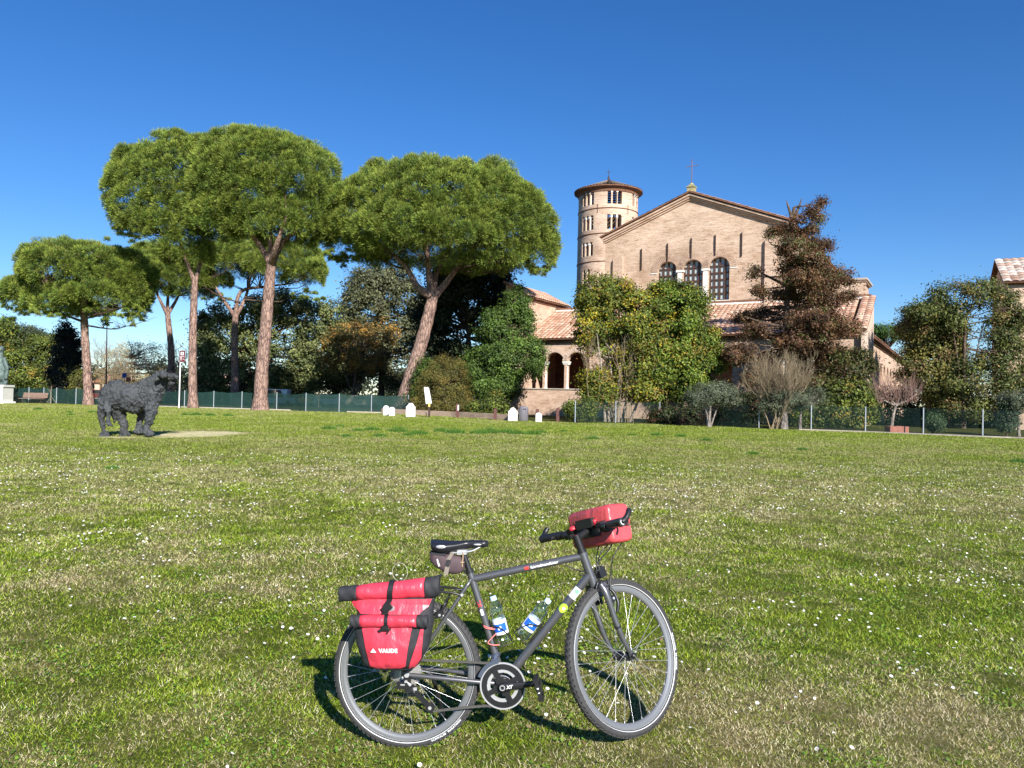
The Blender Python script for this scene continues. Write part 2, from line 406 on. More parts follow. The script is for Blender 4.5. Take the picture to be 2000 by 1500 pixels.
# grass blades over the lawn
def blades(x, y, length, width, cols, lean=.9, name='grass', z=None, parent=None, org=None, updir=None):
    n = len(x); th = rng.uniform(0, 2*math.pi, n); ln = rng.uniform(.2, 1, n)**.7*lean
    d = np.stack([np.cos(th)*np.sin(ln), np.sin(th)*np.sin(ln), np.cos(ln)], 1)
    ph = rng.uniform(0, 2*math.pi, n); s = np.stack([np.cos(ph), np.sin(ph), np.zeros(n)], 1)
    z = terrain(x, y)-.003 if z is None else z
    p = np.stack([x, y, z], 1); L = length[:, None]; W = width[:, None]
    V = np.empty((n, 3, 3)); V[:, 0] = p-s*W*.5; V[:, 1] = p+s*W*.5; V[:, 2] = p+d*L
    return V.reshape(-1, 3)
NB = 1950000
y = np.exp(rng.uniform(math.log(2.75), math.log(74), NB)); x = rng.uniform(-1, 1, NB)*(.76*(y+.6)+1.0)
dd = dryness(x, y); dk = dirt(x, y)
keep = (rng.random(NB) > dk*1.1) & (y < edge_y(x)-.1)
x, y, dd = x[keep], y[keep], dd[keep]; n = len(x)
near = np.clip((y/3.7), .7, 20)
tall = np.clip((fbm(x*1.7, y*1.7, 44, 3)-.45)*3, 0, 1)*(1-dd)
L = rng.uniform(.010, .030, n)*near**.40*(1+.7*tall); Wd = rng.uniform(.0018, .0034, n)*near**.95
isdry = rng.random(n) < (dd*.85+.06)
hue = rng.random((n, 1))
cg = np.array([.065, .130, .008])*(1-hue)+np.array([.35, .45, .028])*hue
cg = np.where(rng.random((n, 1)) < .12, np.array([.36, .36, .07]), cg)
cd = np.array([.48, .40, .21])*(1-hue)+np.array([.76, .68, .47])*hue
cd = np.where(rng.random((n, 1)) < .3, np.array([.30, .23, .10]), cd)
cols = np.where(isdry[:, None], cd, cg)
cols = cols*np.clip(.66+.85*fbm(x*7, y*7, 60, 3), .4, 1.5)[:, None]*np.clip(.80+.50*fbm(x*1.6, y*1.6, 61, 3), .6, 1.3)[:, None]*1.10
far_ = (np.clip((y-5)/22, 0, .75))[:, None]; dm = np.clip(dd*.85+.06, 0, 1)[:, None]
mean_ = (np.array([.190, .255, .020])*(1-dm)+np.array([.36, .33, .16])*dm)*(.80+.4*fbm(x*.9, y*.5, 62, 3))[:, None]
cols = cols*(1-far_)+mean_*far_
weed = np.clip((fbm(x*3.1, y*3.1, 90, 3)-.65)*10, 0, 1)*np.clip((30-y)/12, 0, 1); cols = cols*(1-.5*weed)[:, None]
tag(fast_mesh('grass', blades(x, y, L, Wd, cols, 1.5), 3, cols, M['grass']), 'short green and straw-coloured lawn grass covering the foreground', 'grass', kind='stuff')
# low broad clover leaves
n = 9000
y = np.exp(rng.uniform(math.log(2.9), math.log(9), n*3)); x = rng.uniform(-.74, .74, n*3)*(y+.4)
k = (fbm(x*3, y*3, 71, 3) > .56) & (dryness(x, y) < .55); x, y = x[k][:n], y[k][:n]; n = len(x)
r_ = rng.uniform(.005, .011, n)*np.clip(y/3.5, 1, 2)**.5; th = rng.uniform(0, 6.28, n); zz = terrain(x, y)+rng.uniform(.006, .022, n)
ux = np.stack([np.cos(th), np.sin(th), rng.uniform(-.5, .5, n)], 1)*r_[:, None]; uy = np.stack([-np.sin(th), np.cos(th), rng.uniform(-.5, .5, n)], 1)*r_[:, None]
p = np.stack([x, y, zz], 1); V = np.stack([p-ux, p-uy*.8, p+ux, p+uy*.8], 1).reshape(-1, 3)
hu = rng.random((n, 1)); cl = np.array([.08, .17, .02])*(1-hu)+np.array([.20, .33, .035])*hu
tag(fast_mesh('clover', V, 4, cl, M['grass']), 'small round clover leaves scattered low among the lawn grass', 'clover', kind='stuff')
# daisies
nc = 1150
cy = 3.1+rng.random(nc)**.75*17; cx = rng.uniform(-.72, .72, nc)*(cy+.5)
px_, py_ = [], []
for i in range(nc):
    m_ = int(1+rng.exponential(2.6)); sp = rng.uniform(.08, .45)
    px_.append(cx[i]+rng.normal(0, sp, m_)); py_.append(cy[i]+rng.normal(0, sp*.8, m_))
x = np.concatenate(px_); y = np.concatenate(py_)
k = (fbm(x*.5+2, y*.5, 80, 2) > .30) & (y > 2.9) & (dirt(x, y) < .1) & ((y > 3.9) | (rng.random(len(x)) < .45)); x, y = x[k], y[k]; n = len(x)
r_ = rng.uniform(.0065, .0115, n)*np.clip(y/6, 1, 2.0)**.4; zz = terrain(x, y)+rng.uniform(.024, .046, n)
tl = rng.normal(0, .3, (n, 2)); nrm = np.stack([tl[:, 0]+.1, tl[:, 1]-.25, np.ones(n)], 1); nrm /= np.linalg.norm(nrm, axis=1)[:, None]
ux = np.cross(nrm, [0, 1, 0]); ux /= np.linalg.norm(ux, axis=1)[:, None]; uy = np.cross(nrm, ux)
p = np.stack([x, y, zz], 1); T = []; CL = []
NPET = 9
ph0 = rng.uniform(0, 6.28, n)
for j in range(NPET):
    a0 = ph0+j*2*math.pi/NPET; e0 = ux*np.cos(a0)[:, None]+uy*np.sin(a0)[:, None]; s0 = -ux*np.sin(a0)[:, None]+uy*np.cos(a0)[:, None]
    rr = r_[:, None]
    T.append(np.stack([p, p+e0*rr*.8-s0*rr*.33+nrm*rr*.15, p+e0*rr*1.05+nrm*rr*.22, p+e0*rr*.8+s0*rr*.33+nrm*rr*.15], 1)); CL.append(np.tile([.82, .82, .80], (n, 1)))
for j in range(3):
    a0 = j*2.0944/2+ph0; e0 = (ux*np.cos(a0)[:, None]+uy*np.sin(a0)[:, None])*r_[:, None]*.3; s0 = (-ux*np.sin(a0)[:, None]+uy*np.cos(a0)[:, None])*r_[:, None]*.3
    q = p+nrm*r_[:, None]*.16; T.append(np.stack([q-e0, q-s0, q+e0, q+s0], 1)); CL.append(np.tile([.80, .55, .03], (n, 1)))
sb = p.copy(); sb[:, 2] -= .03
T.append(np.stack([sb-ux*.0006, sb+ux*.0006, p+ux*.0006, p-ux*.0006], 1)); CL.append(np.tile([.10, .18, .03], (n, 1)))
tag(fast_mesh('daisies', np.concatenate(T).reshape(-1, 3), 4, np.concatenate(CL), M['petal']), 'tiny white lawn daisies with yellow centres sprinkled through the grass', 'daisies', kind='stuff')

# fallen leaves
n = 420; y = 3.0+rng.random(n)**1.3*14; x = rng.uniform(-.72, .72, n)*(y+.4); r_ = rng.uniform(.010, .024, n); th = rng.uniform(0, 6.28, n); zz = terrain(x, y)+rng.uniform(.012, .03, n)
ux = np.stack([np.cos(th), np.sin(th), rng.uniform(-.5, .5, n)], 1)*r_[:, None]; uy = np.stack([-np.sin(th), np.cos(th), rng.uniform(-.5, .5, n)], 1)*r_[:, None]*.5
p = np.stack([x, y, zz], 1); V = np.stack([p-ux, p-uy, p+ux, p+uy], 1).reshape(-1, 3); hu = rng.random((n, 1))
tag(fast_mesh('fallen_leaves', V, 4, np.array([.16, .09, .045])*(1-hu)+np.array([.46, .36, .20])*hu, M['petal']), 'small dry brown leaves lying scattered on the lawn', 'leaves', kind='stuff')

# dark green tufts on the far lawn
TUFTS = [(642, 839, 16), (664, 833, 9), (676, 853, 12), (700, 842, 12), (727, 840, 16), (742, 852, 14), (777, 843, 22), (797, 850, 12), (817, 848, 20), (862, 843, 16), (890, 846, 22), (934, 847, 18), (957, 846, 24), (990, 846, 20), (1010, 848, 18), (1040, 849, 18), (1056, 846, 12),
         (1158, 858, 15), (1283, 851, 14), (1330, 853, 12), (1381, 861, 12), (1101, 843, 8), (1470, 887, 13), (1566, 879, 12), (1234, 850, 8), (220, 915, 16), (75, 800, 9), (135, 806, 7), (138, 811, 8), (180, 806, 8), (460, 903, 7), (1990, 903, 18), (362, 811, 9), (383, 811, 12), (410, 812, 11), (445, 813, 11)]
side = lambda q: 'left' if q < 700 else ('middle' if q < 1200 else 'right')
for i, (tx, ty, wpx) in enumerate(TUFTS):
    g = gnd(tx, ty); r0 = wpx*mpp(g[1])*.95; n = 520
    a_ = rng.uniform(0, 6.28, n); q = np.sqrt(rng.random(n))*r0; x = g[0]+q*np.cos(a_); y = g[1]+q*np.sin(a_)*.8
    L = r0*rng.uniform(.5, 1.0, n)*.95*np.clip(1.1-q/r0*.6, .4, 1); Wd = np.full(n, .012*g[1]/20)
    h_ = rng.random((n, 1)); c = np.array([.045, .12, .015])*(1-h_)+np.array([.12, .24, .035])*h_
    g[2] = terrain(g[0], g[1])
    if i < 17: lb, gr = 'ragged dark green clump in the row of grass tufts across the far lawn', 'row of dark green grass tufts on the far lawn'
    elif i < 25: lb, gr = 'small round dark green grass tuft on the lawn in front of the right fence', 'round grass tufts in front of the right fence'
    elif i == 25: lb, gr = 'lone grass tuft on the open lawn just below the bull statue', None
    elif i == 31: lb, gr = 'dark green grass tuft at the far right edge of the photo', None
    elif i == 30: lb, gr = 'single low grass tuft right of the pale bare dirt patch', None
    elif i > 31: lb, gr = 'low grass tuft near the kerb just right of the bull statue', 'low grass tufts near the kerb right of the bull statue'
    else: lb, gr = 'low grass tuft on the far lawn left of the bull statue', 'low grass tufts left of the bull statue'
    tag(fast_mesh('grass_tuft', blades(x, y, L, Wd, c, .9, z=terrain(x, y)-.01), 3, c, M['grass'], org=g), lb, 'grass tuft', gr)

# kerb / low edging along the lawn
def strip(name, pts, wid, h, mat, off=0.0):
    mb = MB(); P = [np.array([p[0], p[1], 0]) for p in pts]
    for a_, b_ in zip(P[:-1], P[1:]):
        d = b_-a_; d2 = np.array([-d[1], d[0], 0])/np.linalg.norm(d)
        mb.box((a_+b_)/2+d2*(wid/2+off)+np.array([0, 0, h/2-.02]), d/2*1.0, d2*wid/2, (0, 0, h/2+.02))
    return mb.build(name, mat)
tag(strip('kerb', [gnd(x, y) for x, y in [(180, 790), (376, 796.5), (510, 800.5), (745, 807)]], .22, .10, M['kerb']), kind='structure')
o = strip('low_brick_wall', [gnd(x, y) for x, y in [(745, 807), (880, 814), (994, 821)]], .35, .40, M['brick_pink'])
tag(o, 'knee-high pale brick wall edging the lawn between the stone markers', 'low wall')
tag(strip('path', [gnd(x, y) for x, y in [(1560, 839.5), (1690, 844), (1920, 853.5), (2060, 858)]], .5, .05, M['kerb']), kind='structure')

# ------------------------------------------------------------------ trees
def unit(v): return v/(np.linalg.norm(v, axis=-1, keepdims=True)+1e-12)
def rdirs(n): return unit(rng.normal(size=(n, 3)))
def lobes3(L, Y):
    """(px, py, rx, ry[, depth offset m, depth radius factor]) measured on the photo -> centre and radii in metres"""
    out = []
    for l in L:
        x, y, rx, ry = l[:4]; dy = l[4] if len(l) > 4 else 0; kf = l[5] if len(l) > 5 else 1.0
        out.append((at(x, y, Y+dy), np.array([rx*mpp(Y+dy), rx*mpp(Y+dy)*kf, ry*mpp(Y+dy)])))
    return out
def shell_points(lobes, spacing, zmin=-.25, lump=.12, inner=0.0, drop=0.0):
    C, Nn = [], []
    for i, (c, r) in enumerate(lobes):
        area = 4*math.pi*((r[0]*r[1])**1.6/3+(r[0]*r[2])**1.6/3+(r[1]*r[2])**1.6/3)**(1/1.6)
        n = int(area/spacing**2*1.6)+6
        d = rdirs(n); d = d[d[:, 2] > zmin]
        lam = 1+lump*(fbm(d[:, 0]*2.5+i*7, d[:, 1]*2.5+d[:, 2]*1.7+i*3, i, 2)-.5)*2
        rad = lam*(1-inner*rng.random(len(d))**2)
        p = c+d*r*rad[:, None]
        ok = np.ones(len(p), bool)
        for j, (c2, r2) in enumerate(lobes):
            if j != i: ok &= ((((p-c2)/r2)**2).sum(1) > .80)
        if drop: ok &= rng.random(len(p)) > drop
        C.append(p[ok]); Nn.append(unit(d[ok]/r))
    return np.concatenate(C), np.concatenate(Nn)
def limb(mb, a, b, r0, r1, bend=.12, n=6, seg=8, sag=0.0):
    a, b = np.array(a, float), np.array(b, float); L = np.linalg.norm(b-a); off = rng.normal(size=3)*L*bend*.5; pts = []
    for i in range(n+1):
        t = i/n; pts.append(a*(1-t)+b*t+off*math.sin(math.pi*t)+np.array([0, 0, -sag*L*math.sin(math.pi*t)])+rng.normal(size=3)*L*.008*(0 < i < n))
    mb.tube(pts, [r0*(1-i/n)+r1*i/n for i in range(n+1)], seg); return pts
def trunk_path(px_list, Y):
    """photo points up the trunk -> world; first is on the ground"""
    g = gnd(*px_list[0]) if Y is None else at(px_list[0][0], px_list[0][1], Y); g[2] = 0; Yt = g[1]
    return [g]+[at(x, y, Yt) for x, y in px_list[1:]]
def smooth_path(P, k=5):
    P = [np.array(p, float) for p in P]; out = []
    Q = [2*P[0]-P[1]]+P+[2*P[-1]-P[-2]]
    for i in range(1, len(Q)-2):
        for j in range(k):
            t = j/k; p0, p1, p2, p3 = Q[i-1:i+3]
            out.append(.5*((2*p1)+(-p0+p2)*t+(2*p0-5*p1+4*p2-p3)*t*t+(-p0+3*p1-3*p2+p3)*t**3))
    out.append(P[-1]); return out

def pine(label, tpx, tw, lobes, forks, under=None, dens=1.0, group='umbrella pines', Yf=None, tint=0, extra=None, spars=None):
    P = trunk_path(tpx, Yf); Y = P[0][1]; root = thing('umbrella_pine', label, 'pine tree', P[0], group)
    mb = MB(); pts = smooth_path(P); k = len(pts); r0 = tw*.5*mpp(Y)
    rad = [r0*(1-.32*i/(k-1))*(1+.35*math.exp(-i*1.4))*(1+.05*math.sin(i*2.3)) for i in range(k)]
    pts[0] = pts[0]-np.array([0, 0, .15]); mb.tube(pts, rad, 16)
    tip = P[-1]; br = MB()
    L3 = lobes3(lobes, Y)
    ends = []
    for fx in forks:          # each fork: list of photo points from the trunk's top, with depth offset
        Q = [tip-np.array([0, 0, .3])]+[at(q[0], q[1], Y+(q[2] if len(q) > 2 else 0)) for q in fx]
        qq = smooth_path(Q, 4); n = len(qq); mb.tube(qq, [r0*.55*(1-.65*i/(n-1)) for i in range(n)], 9); ends.append(qq[-1]); ends.append(qq[int(n*.6)])
    mb.build('trunk', M['pine_bark'], root)
    C, Nn = shell_points(L3, .86/math.sqrt(dens), -.55, .10, .10)
    for i in rng.choice(len(C), min(len(C), 60), replace=False):
        e = ends[int(np.argmin([np.linalg.norm(C[i]-q)+rng.uniform(0, 3) for q in ends]))] if ends else tip
        limb(br, e, C[i]-Nn[i]*1.3, .075, .02, .18, 5, 4, .04)
    if under:
        for u in under:
            a_ = at(u[0], u[1], Y); b_ = at(u[2], u[3], Y+(u[4] if len(u) > 4 else 0)); pp = limb(br, a_, b_, .10, .03, .06, 7, 5, .06)
            for j in range(3, 8):
                for _ in range(3): limb(br, pp[j], pp[j]+np.array([rng.normal(0, .8), rng.normal(0, .8), rng.uniform(-.1, .9)]), .03, .01, .1, 3, 3)
    br.build('branches', M['bark'], root)
    # needle brushes: each puff is a rounded brush of long thin blades
    C2, N2 = shell_points([(c, r*.84) for c, r in L3], .95, -.6, .1, .45)
    nA = len(C); tot = np.concatenate([C, C2]); Nn = np.concatenate([Nn, N2])
    tot = tot+Nn*((vnoise(tot[:, 0]*.5+tot[:, 2]*.3, tot[:, 1]*.5+tot[:, 2]*.45, 5)-.5)*.7)[:, None]
    PR = np.concatenate([rng.uniform(.50, .92, nA), rng.uniform(.8, 1.1, len(C2))]); nb = 170
    up = unit(Nn*.75+np.array([0, 0, .62]))
    if extra:
        ec = []
        for (ex, ey, erx, ery, en, ed) in extra:
            for _ in range(en): ec.append(at(ex+rng.normal()*erx*.5, ey+rng.normal()*ery*.5, Y+ed+rng.normal()*erx*mpp(Y)*.5))
        ec = np.array(ec); tot = np.concatenate([tot, ec]); PR = np.concatenate([PR, rng.uniform(.28, .5, len(ec))]); up = np.concatenate([up, np.tile([0, 0, 1.], (len(ec), 1))])
    K = len(tot); d = rdirs(K*nb).reshape(K, nb, 3); flip = (d*up[:, None]).sum(-1) < -.35; d = np.where(flip[..., None], -d, d)
    rr = rng.uniform(.15, 1.0, (K, nb))**.4
    base = tot[:, None]+d*(PR[:, None]*(rr-.28))[..., None]
    dirn = unit(d*1.0+up[:, None]*.40+rng.normal(size=(K, nb, 3))*.20)
    ln = rng.uniform(.18, .32, (K, nb, 1)); wd = rng.uniform(.035, .065, (K, nb, 1))
    sd_ = unit(np.cross(dirn, rdirs(K*nb).reshape(K, nb, 3)))
    V = np.stack([base-sd_*wd*.5, base+sd_*wd*.5, base+dirn*ln], 2)
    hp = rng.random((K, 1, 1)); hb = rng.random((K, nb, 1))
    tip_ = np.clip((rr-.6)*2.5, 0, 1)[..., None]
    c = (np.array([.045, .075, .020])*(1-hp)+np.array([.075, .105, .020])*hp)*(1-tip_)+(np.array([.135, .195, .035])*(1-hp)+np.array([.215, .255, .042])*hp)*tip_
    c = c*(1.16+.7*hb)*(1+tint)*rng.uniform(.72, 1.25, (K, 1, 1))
    brown = (rng.random((K, nb, 1)) < .05); c = np.where(brown, np.array([.16, .105, .05]), c)
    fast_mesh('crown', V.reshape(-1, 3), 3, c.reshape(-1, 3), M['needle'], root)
    return root

PINES = [
 ('flat-crowned umbrella pine at far left, branches fanning from one straight trunk', [(173, 791), (170, 720), (166, 660), (164, 600), (164, 560)], 17,
  [(162, 528, 112, 52), (72, 572, 62, 34), (240, 545, 58, 52), (110, 530, 58, 38), (200, 575, 88, 36), (120, 590, 70, 26)], [[(130, 560, -2), (90, 560, -3)], [(215, 555, 2), (250, 545, 2)], [(160, 520), (158, 500)]],
  [(166, 630, 75, 590, -3), (166, 628, 110, 605, 4), (166, 622, 262, 590, 2), (166, 634, 265, 633, -3), (166, 612, 60, 585, 2), (166, 618, 240, 600, -5)], 0.85, None, [(100, 610, 80, 14, 36, 0), (225, 612, 70, 20, 36, 0), (262, 600, 20, 30, 18, 0), (35, 600, 25, 25, 18, 0)]),
 ('slim umbrella pine whose trunk base is hidden behind the dark bull statue', [(331, 789), (334, 735), (334, 680), (330, 640), (327, 610)], 14,
  [(335, 535, 76, 44), (292, 512, 52, 32), (372, 560, 48, 34), (300, 552, 48, 36)], [[(312, 585, -1), (300, 560)], [(345, 585, 1), (355, 560, 2)], [(328, 580), (330, 550)]],
  None, .9, 98, None),
 ('tall umbrella pine with a twin upper trunk, crown reaching left of the broadest pine', [(377, 797), (376, 720), (377, 640), (379, 585), (381, 545)], 17,
  [(275, 362, 62, 76), (300, 410, 70, 76), (350, 352, 84, 86), (402, 415, 66, 82), (345, 430, 66, 72), (362, 485, 50, 50), (250, 340, 34, 44), (310, 400, 60, 70), (400, 330, 60, 60)], [[(362, 505), (345, 450, -1)], [(394, 500, 1), (398, 440, 1), (395, 400)]],
  [(372, 480, 290, 440, -1), (345, 450, 250, 440, 1)], 1.0, None, [(262, 452, 45, 18, 26, 0), (238, 435, 14, 14, 8, 0), (300, 430, 40, 30, 14, 0)]),
 ('lower umbrella pine standing behind, its wide fork showing between two taller pine trunks', [(458, 797), (459, 730), (458, 660), (460, 615)], 16,
  [(445, 515, 58, 40), (530, 515, 70, 44), (590, 525, 44, 48), (490, 500, 60, 40), (420, 545, 34, 24)], [[(436, 585, -1), (412, 545, -2)], [(480, 580, 1), (492, 530, 1)], [(470, 570), (520, 560, 2), (560, 555, 2)]],
  [(470, 590, 400, 560, -3), (478, 580, 560, 575, 2), (478, 585, 600, 570, 3)], .9, 94, [(425, 585, 20, 10, 10, 0), (600, 580, 35, 12, 16, 0)]),
 ('tallest umbrella pine with a thick slightly leaning trunk, middle of the pine group', [(508, 801), (512, 720), (519, 640), (526, 560), (530, 510)], 27,
  [(470, 345, 92, 84), (560, 352, 98, 76), (500, 400, 92, 76), (595, 410, 62, 66), (430, 420, 56, 64), (545, 440, 90, 50), (480, 440, 60, 46), (520, 330, 90, 72), (625, 440, 34, 50)], [[(508, 480), (480, 440, -1), (455, 400, -1)], [(528, 470), (530, 420, 1)], [(552, 475, 1), (590, 440, 1)], [(540, 480, -2), (560, 420, -3)]],
  None, 1.05, None, [(620, 500, 24, 20, 14, 0)]),
 ('right-hand umbrella pine with a strongly leaning trunk and a wide dome crown beside the church', [(783, 806), (800, 745), (820, 680), (836, 620), (846, 575)], 31,
  [(850, 415, 156, 92), (730, 425, 98, 78), (985, 440, 96, 82), (850, 470, 170, 56), (690, 450, 60, 58), (1040, 490, 46, 46), (930, 400, 100, 80), (770, 400, 90, 74), (780, 480, 80, 50), (960, 495, 80, 46), (870, 500, 70, 36)],
  [[(815, 560, -1), (795, 525, -1), (770, 500, -2)], [(838, 540), (835, 500), (830, 450)], [(868, 556, 1), (895, 520, 1), (920, 490, 2)], [(850, 540, 2), (870, 500, 4)]],
  [(895, 520, 1000, 500, 1), (795, 525, 690, 490, -1)], 1.05, None, [(660, 505, 34, 16, 22, 0), (1045, 530, 30, 14, 16, 0), (740, 505, 30, 16, 12, 0), (960, 525, 50, 14, 20, 0)]),
]
for lb, tp, tw, lo, fk, un, dn, yf, ex in PINES: pine(lb, tp, tw, lo, fk, un, dn, None, yf, 0, ex)

def pal(cols):
    c = np.array([q[:3] for q in cols]); w_ = np.array([q[3] for q in cols], float); return c, w_/w_.sum()
def leafy(name, label, cat, tpx, tw, lobes, palette, n_leaf, leaf=.22, bark='bark', stems=None, group=None, Yf=None, clump=.22, lump=.22, spacing=1.1, drop=0.0, zmin=-.9, aspect=.55, twigs=60, inner=.45, clusters=None, bright=1.0):
    P = trunk_path(tpx, Yf); Y = P[0][1]; root = thing(name, label, cat, P[0], group)
    mb = MB(); L3 = lobes3(lobes, Y)
    r0 = max(.03, tw*.5*mpp(Y)); pts = smooth_path(P, 4); k = len(pts); pts[0] = pts[0]-np.array([0, 0, .1])
    mb.tube(pts, [r0*(1-.6*i/(k-1)) for i in range(k)], 10)
    for s_ in (stems or []):
        Q = [at(q[0], q[1], Y+(q[2] if len(q) > 2 else 0)) for q in s_]; Q[0][2] = min(Q[0][2], 0) if s_[0][1] > 780 else Q[0][2]
        qq = smooth_path(Q, 4); n = len(qq); mb.tube(qq, [r0*.5*(1-.8*i/(n-1)) for i in range(n)], 8)
    C, Nn = shell_points(L3, spacing, zmin, lump, inner, drop)
    for i in rng.choice(len(C), min(len(C), twigs), replace=False):
        j = int(np.argmin([np.linalg.norm(C[i]-q) for q in pts[k//3:]]))+k//3; limb(mb, pts[j], C[i], r0*.28, .012, .15, 4, 4)
    mb.build('trunk', M[bark], root)
    K = len(C); per = max(4, int(n_leaf/K)); cr = rng.uniform(.55, 1.25, K)*clump*spacing*3.2
    off = rng.normal(size=(K, per, 3))*cr[:, None, None]*np.array([1, 1, .8])*.55
    p = C[:, None]+off
    nr = unit(Nn[:, None]*.5+unit(off)*.6+np.array([0, 0, .35])+rng.normal(size=(K, per, 3))*.55)
    s_ = rng.uniform(.6, 1.25, (K, per, 1))*leaf
    a_ = unit(np.cross(nr, rdirs(K*per).reshape(K, per, 3))); b_ = np.cross(nr, a_)
    V = np.stack([p-a_*s_*.5, p-b_*s_*.5*aspect, p+a_*s_*.5, p+b_*s_*.5*aspect], 2)
    pc, pw = pal(palette); ci = rng.choice(len(pc), K, p=pw); lj = rng.choice(len(pc), (K, per), p=pw)
    use = rng.random((K, per, 1)) < .6
    c = np.where(use, pc[ci][:, None], pc[lj])*rng.uniform(.7, 1.35, (K, per, 1))*rng.uniform(.65, 1.4, (K, 1, 1))*bright
    fast_mesh('crown', V.reshape(-1, 3), 4, c.reshape(-1, 3), M['leaf'], root)
    return root
OAK = [(0.135, 0.162, 0.055, 4), (0.177, 0.203, 0.073, 3), (0.236, 0.244, 0.097, 1.5), (0.068, 0.089, 0.031, 2)]
SHADE_LEAF = [(.018, .028, .012, 4), (.028, .042, .018, 3)]  # near-black leaf colours with shade already painted in
LAUREL = [(0.072, 0.124, 0.023, 4), (0.111, 0.176, 0.033, 3), (0.039, 0.072, 0.016, 2)]
YEL = [(0.184, 0.196, 0.029, 3), (0.127, 0.172, 0.029, 4), (0.345, 0.276, 0.023, 2.2), (0.23, 0.132, 0.04, 1.2), (0.069, 0.098, 0.023, 2)]
GRN = [(0.109, 0.161, 0.021, 5), (0.161, 0.213, 0.029, 3), (0.052, 0.081, 0.016, 2), (0.299, 0.23, 0.034, 1.4), (0.196, 0.115, 0.034, 0.5)]
BRN = [(.13, .062, .032, 4), (.17, .090, .042, 3), (.07, .038, .025, 3), (.10, .115, .035, 2.6), (.24, .14, .08, 1)]
ORG_ = [(.40, .24, .06, 3), (.28, .17, .05, 3), (.10, .10, .035, 3)]
SHR = [(0.095, 0.128, 0.024, 4), (0.149, 0.189, 0.03, 3), (0.047, 0.068, 0.016, 3), (0.297, 0.216, 0.041, 0.8)]
OLV = [(0.12, 0.144, 0.09, 4), (0.084, 0.102, 0.06, 3), (0.18, 0.204, 0.132, 1)]
THU = [(0.155, 0.128, 0.03, 4), (0.115, 0.115, 0.027, 4), (0.203, 0.142, 0.041, 2), (0.068, 0.081, 0.02, 2)]
leafy('evergreen_oak', 'broad dark evergreen oak behind the fence, seen under the pine crowns left of centre', 'tree', [(470, 789), (472, 740), (475, 690)], 16, [(455, 690, 80, 80, 0, .6), (540, 650, 95, 80, 0, .6), (620, 665, 72, 85, 0, .6), (500, 740, 110, 40, 0, .6), (630, 730, 60, 45, 0, .6), (425, 640, 38, 40, 0, .8), (430, 745, 60, 40, 2, .6), (560, 720, 70, 60, 3, .6)], OAK, 90000, .36, Yf=103, spacing=1.5)
leafy('evergreen_oak', 'taller grey-green evergreen oak with ragged sky gaps, left of the leaning pine trunk', 'tree', [(745, 790), (745, 700), (745, 620)], 14, [(745, 590, 72, 78, 0, .7), (700, 600, 34, 66, 0, .8), (790, 610, 55, 80, 0, .7), (730, 690, 80, 70, 0, .6), (810, 700, 60, 80, 0, .6)], [(.16, .165, .085, 4), (.12, .13, .06, 4), (.06, .07, .03, 2)], 70000, .36, Yf=104, spacing=1.5, drop=.04)
leafy('autumn_tree', 'small tree with orange autumn leaves in front of the dark oaks', 'tree', [(690, 795), (693, 740), (700, 700)], 7, [(700, 655, 58, 24, 0, .8), (665, 670, 40, 22, 0, .8), (745, 650, 36, 22, 0, .8), (700, 690, 70, 40, 0, .8)], ORG_, 13000, .28, Yf=96, spacing=1.2, drop=.55, stems=[[(690, 780), (720, 720), (750, 670)], [(690, 775), (670, 720), (655, 685)]], clump=.18)
leafy('shaded_evergreen', 'tall dark evergreen, pine shade painted into its leaves, filling the gap between the leaning pine and the church', 'tree', [(915, 800), (915, 720), (915, 640)], 20, [(915, 600, 85, 80, 0, .6), (880, 680, 70, 100, 0, .6), (960, 660, 70, 110, 0, .5), (845, 640, 40, 60, 0, .6), (930, 540, 70, 30, 0, .8)], SHADE_LEAF, 70000, .34, Yf=80, spacing=1.4)  # the pine crown's shadow is put into this tree's leaf colour
leafy('laurel_tree', 'glossy green laurel tree overlapping the left end of the church portico', 'tree', [(985, 808), (985, 770), (985, 700)], 10, [(985, 700, 62, 56, 0, .7), (950, 720, 46, 50, 0, .7), (1018, 640, 26, 46, 0, .8), (1030, 700, 34, 44, 0, .7), (1010, 600, 17, 40, 0, .8), (975, 650, 38, 50, 0, .7), (960, 755, 50, 24, 0, .7)], LAUREL, 62000, .20, Yf=67, spacing=.9)
leafy('cypress_shrub', 'rounded olive-brown thuja shrub behind the white information panel', 'shrub', [(868, 808), (868, 780), (868, 750)], 8, [(866, 758, 50, 54, 0, .8), (872, 722, 34, 28, 0, .8), (868, 785, 56, 26, 0, .8)], THU, 30000, .16, Yf=64, spacing=.7, aspect=.3, inner=.3)
leafy('holly_bush', 'green bush filling the gap behind the leaning pine trunk', 'shrub', [(832, 806), (832, 780), (832, 760)], 6, [(832, 740, 22, 44, 0, .8), (825, 775, 26, 24, 0, .8)], LAUREL, 7000, .2, Yf=68, spacing=.8)
leafy('low_bush', 'low leafy bush at the foot of the laurel tree beside the church corner', 'shrub', [(945, 815), (945, 800), (945, 790)], 5, [(945, 800, 34, 16, 0, .8), (965, 785, 18, 20, 0, .8), (975, 800, 16, 16)], SHR, 6000, .16, Yf=60, spacing=.6)
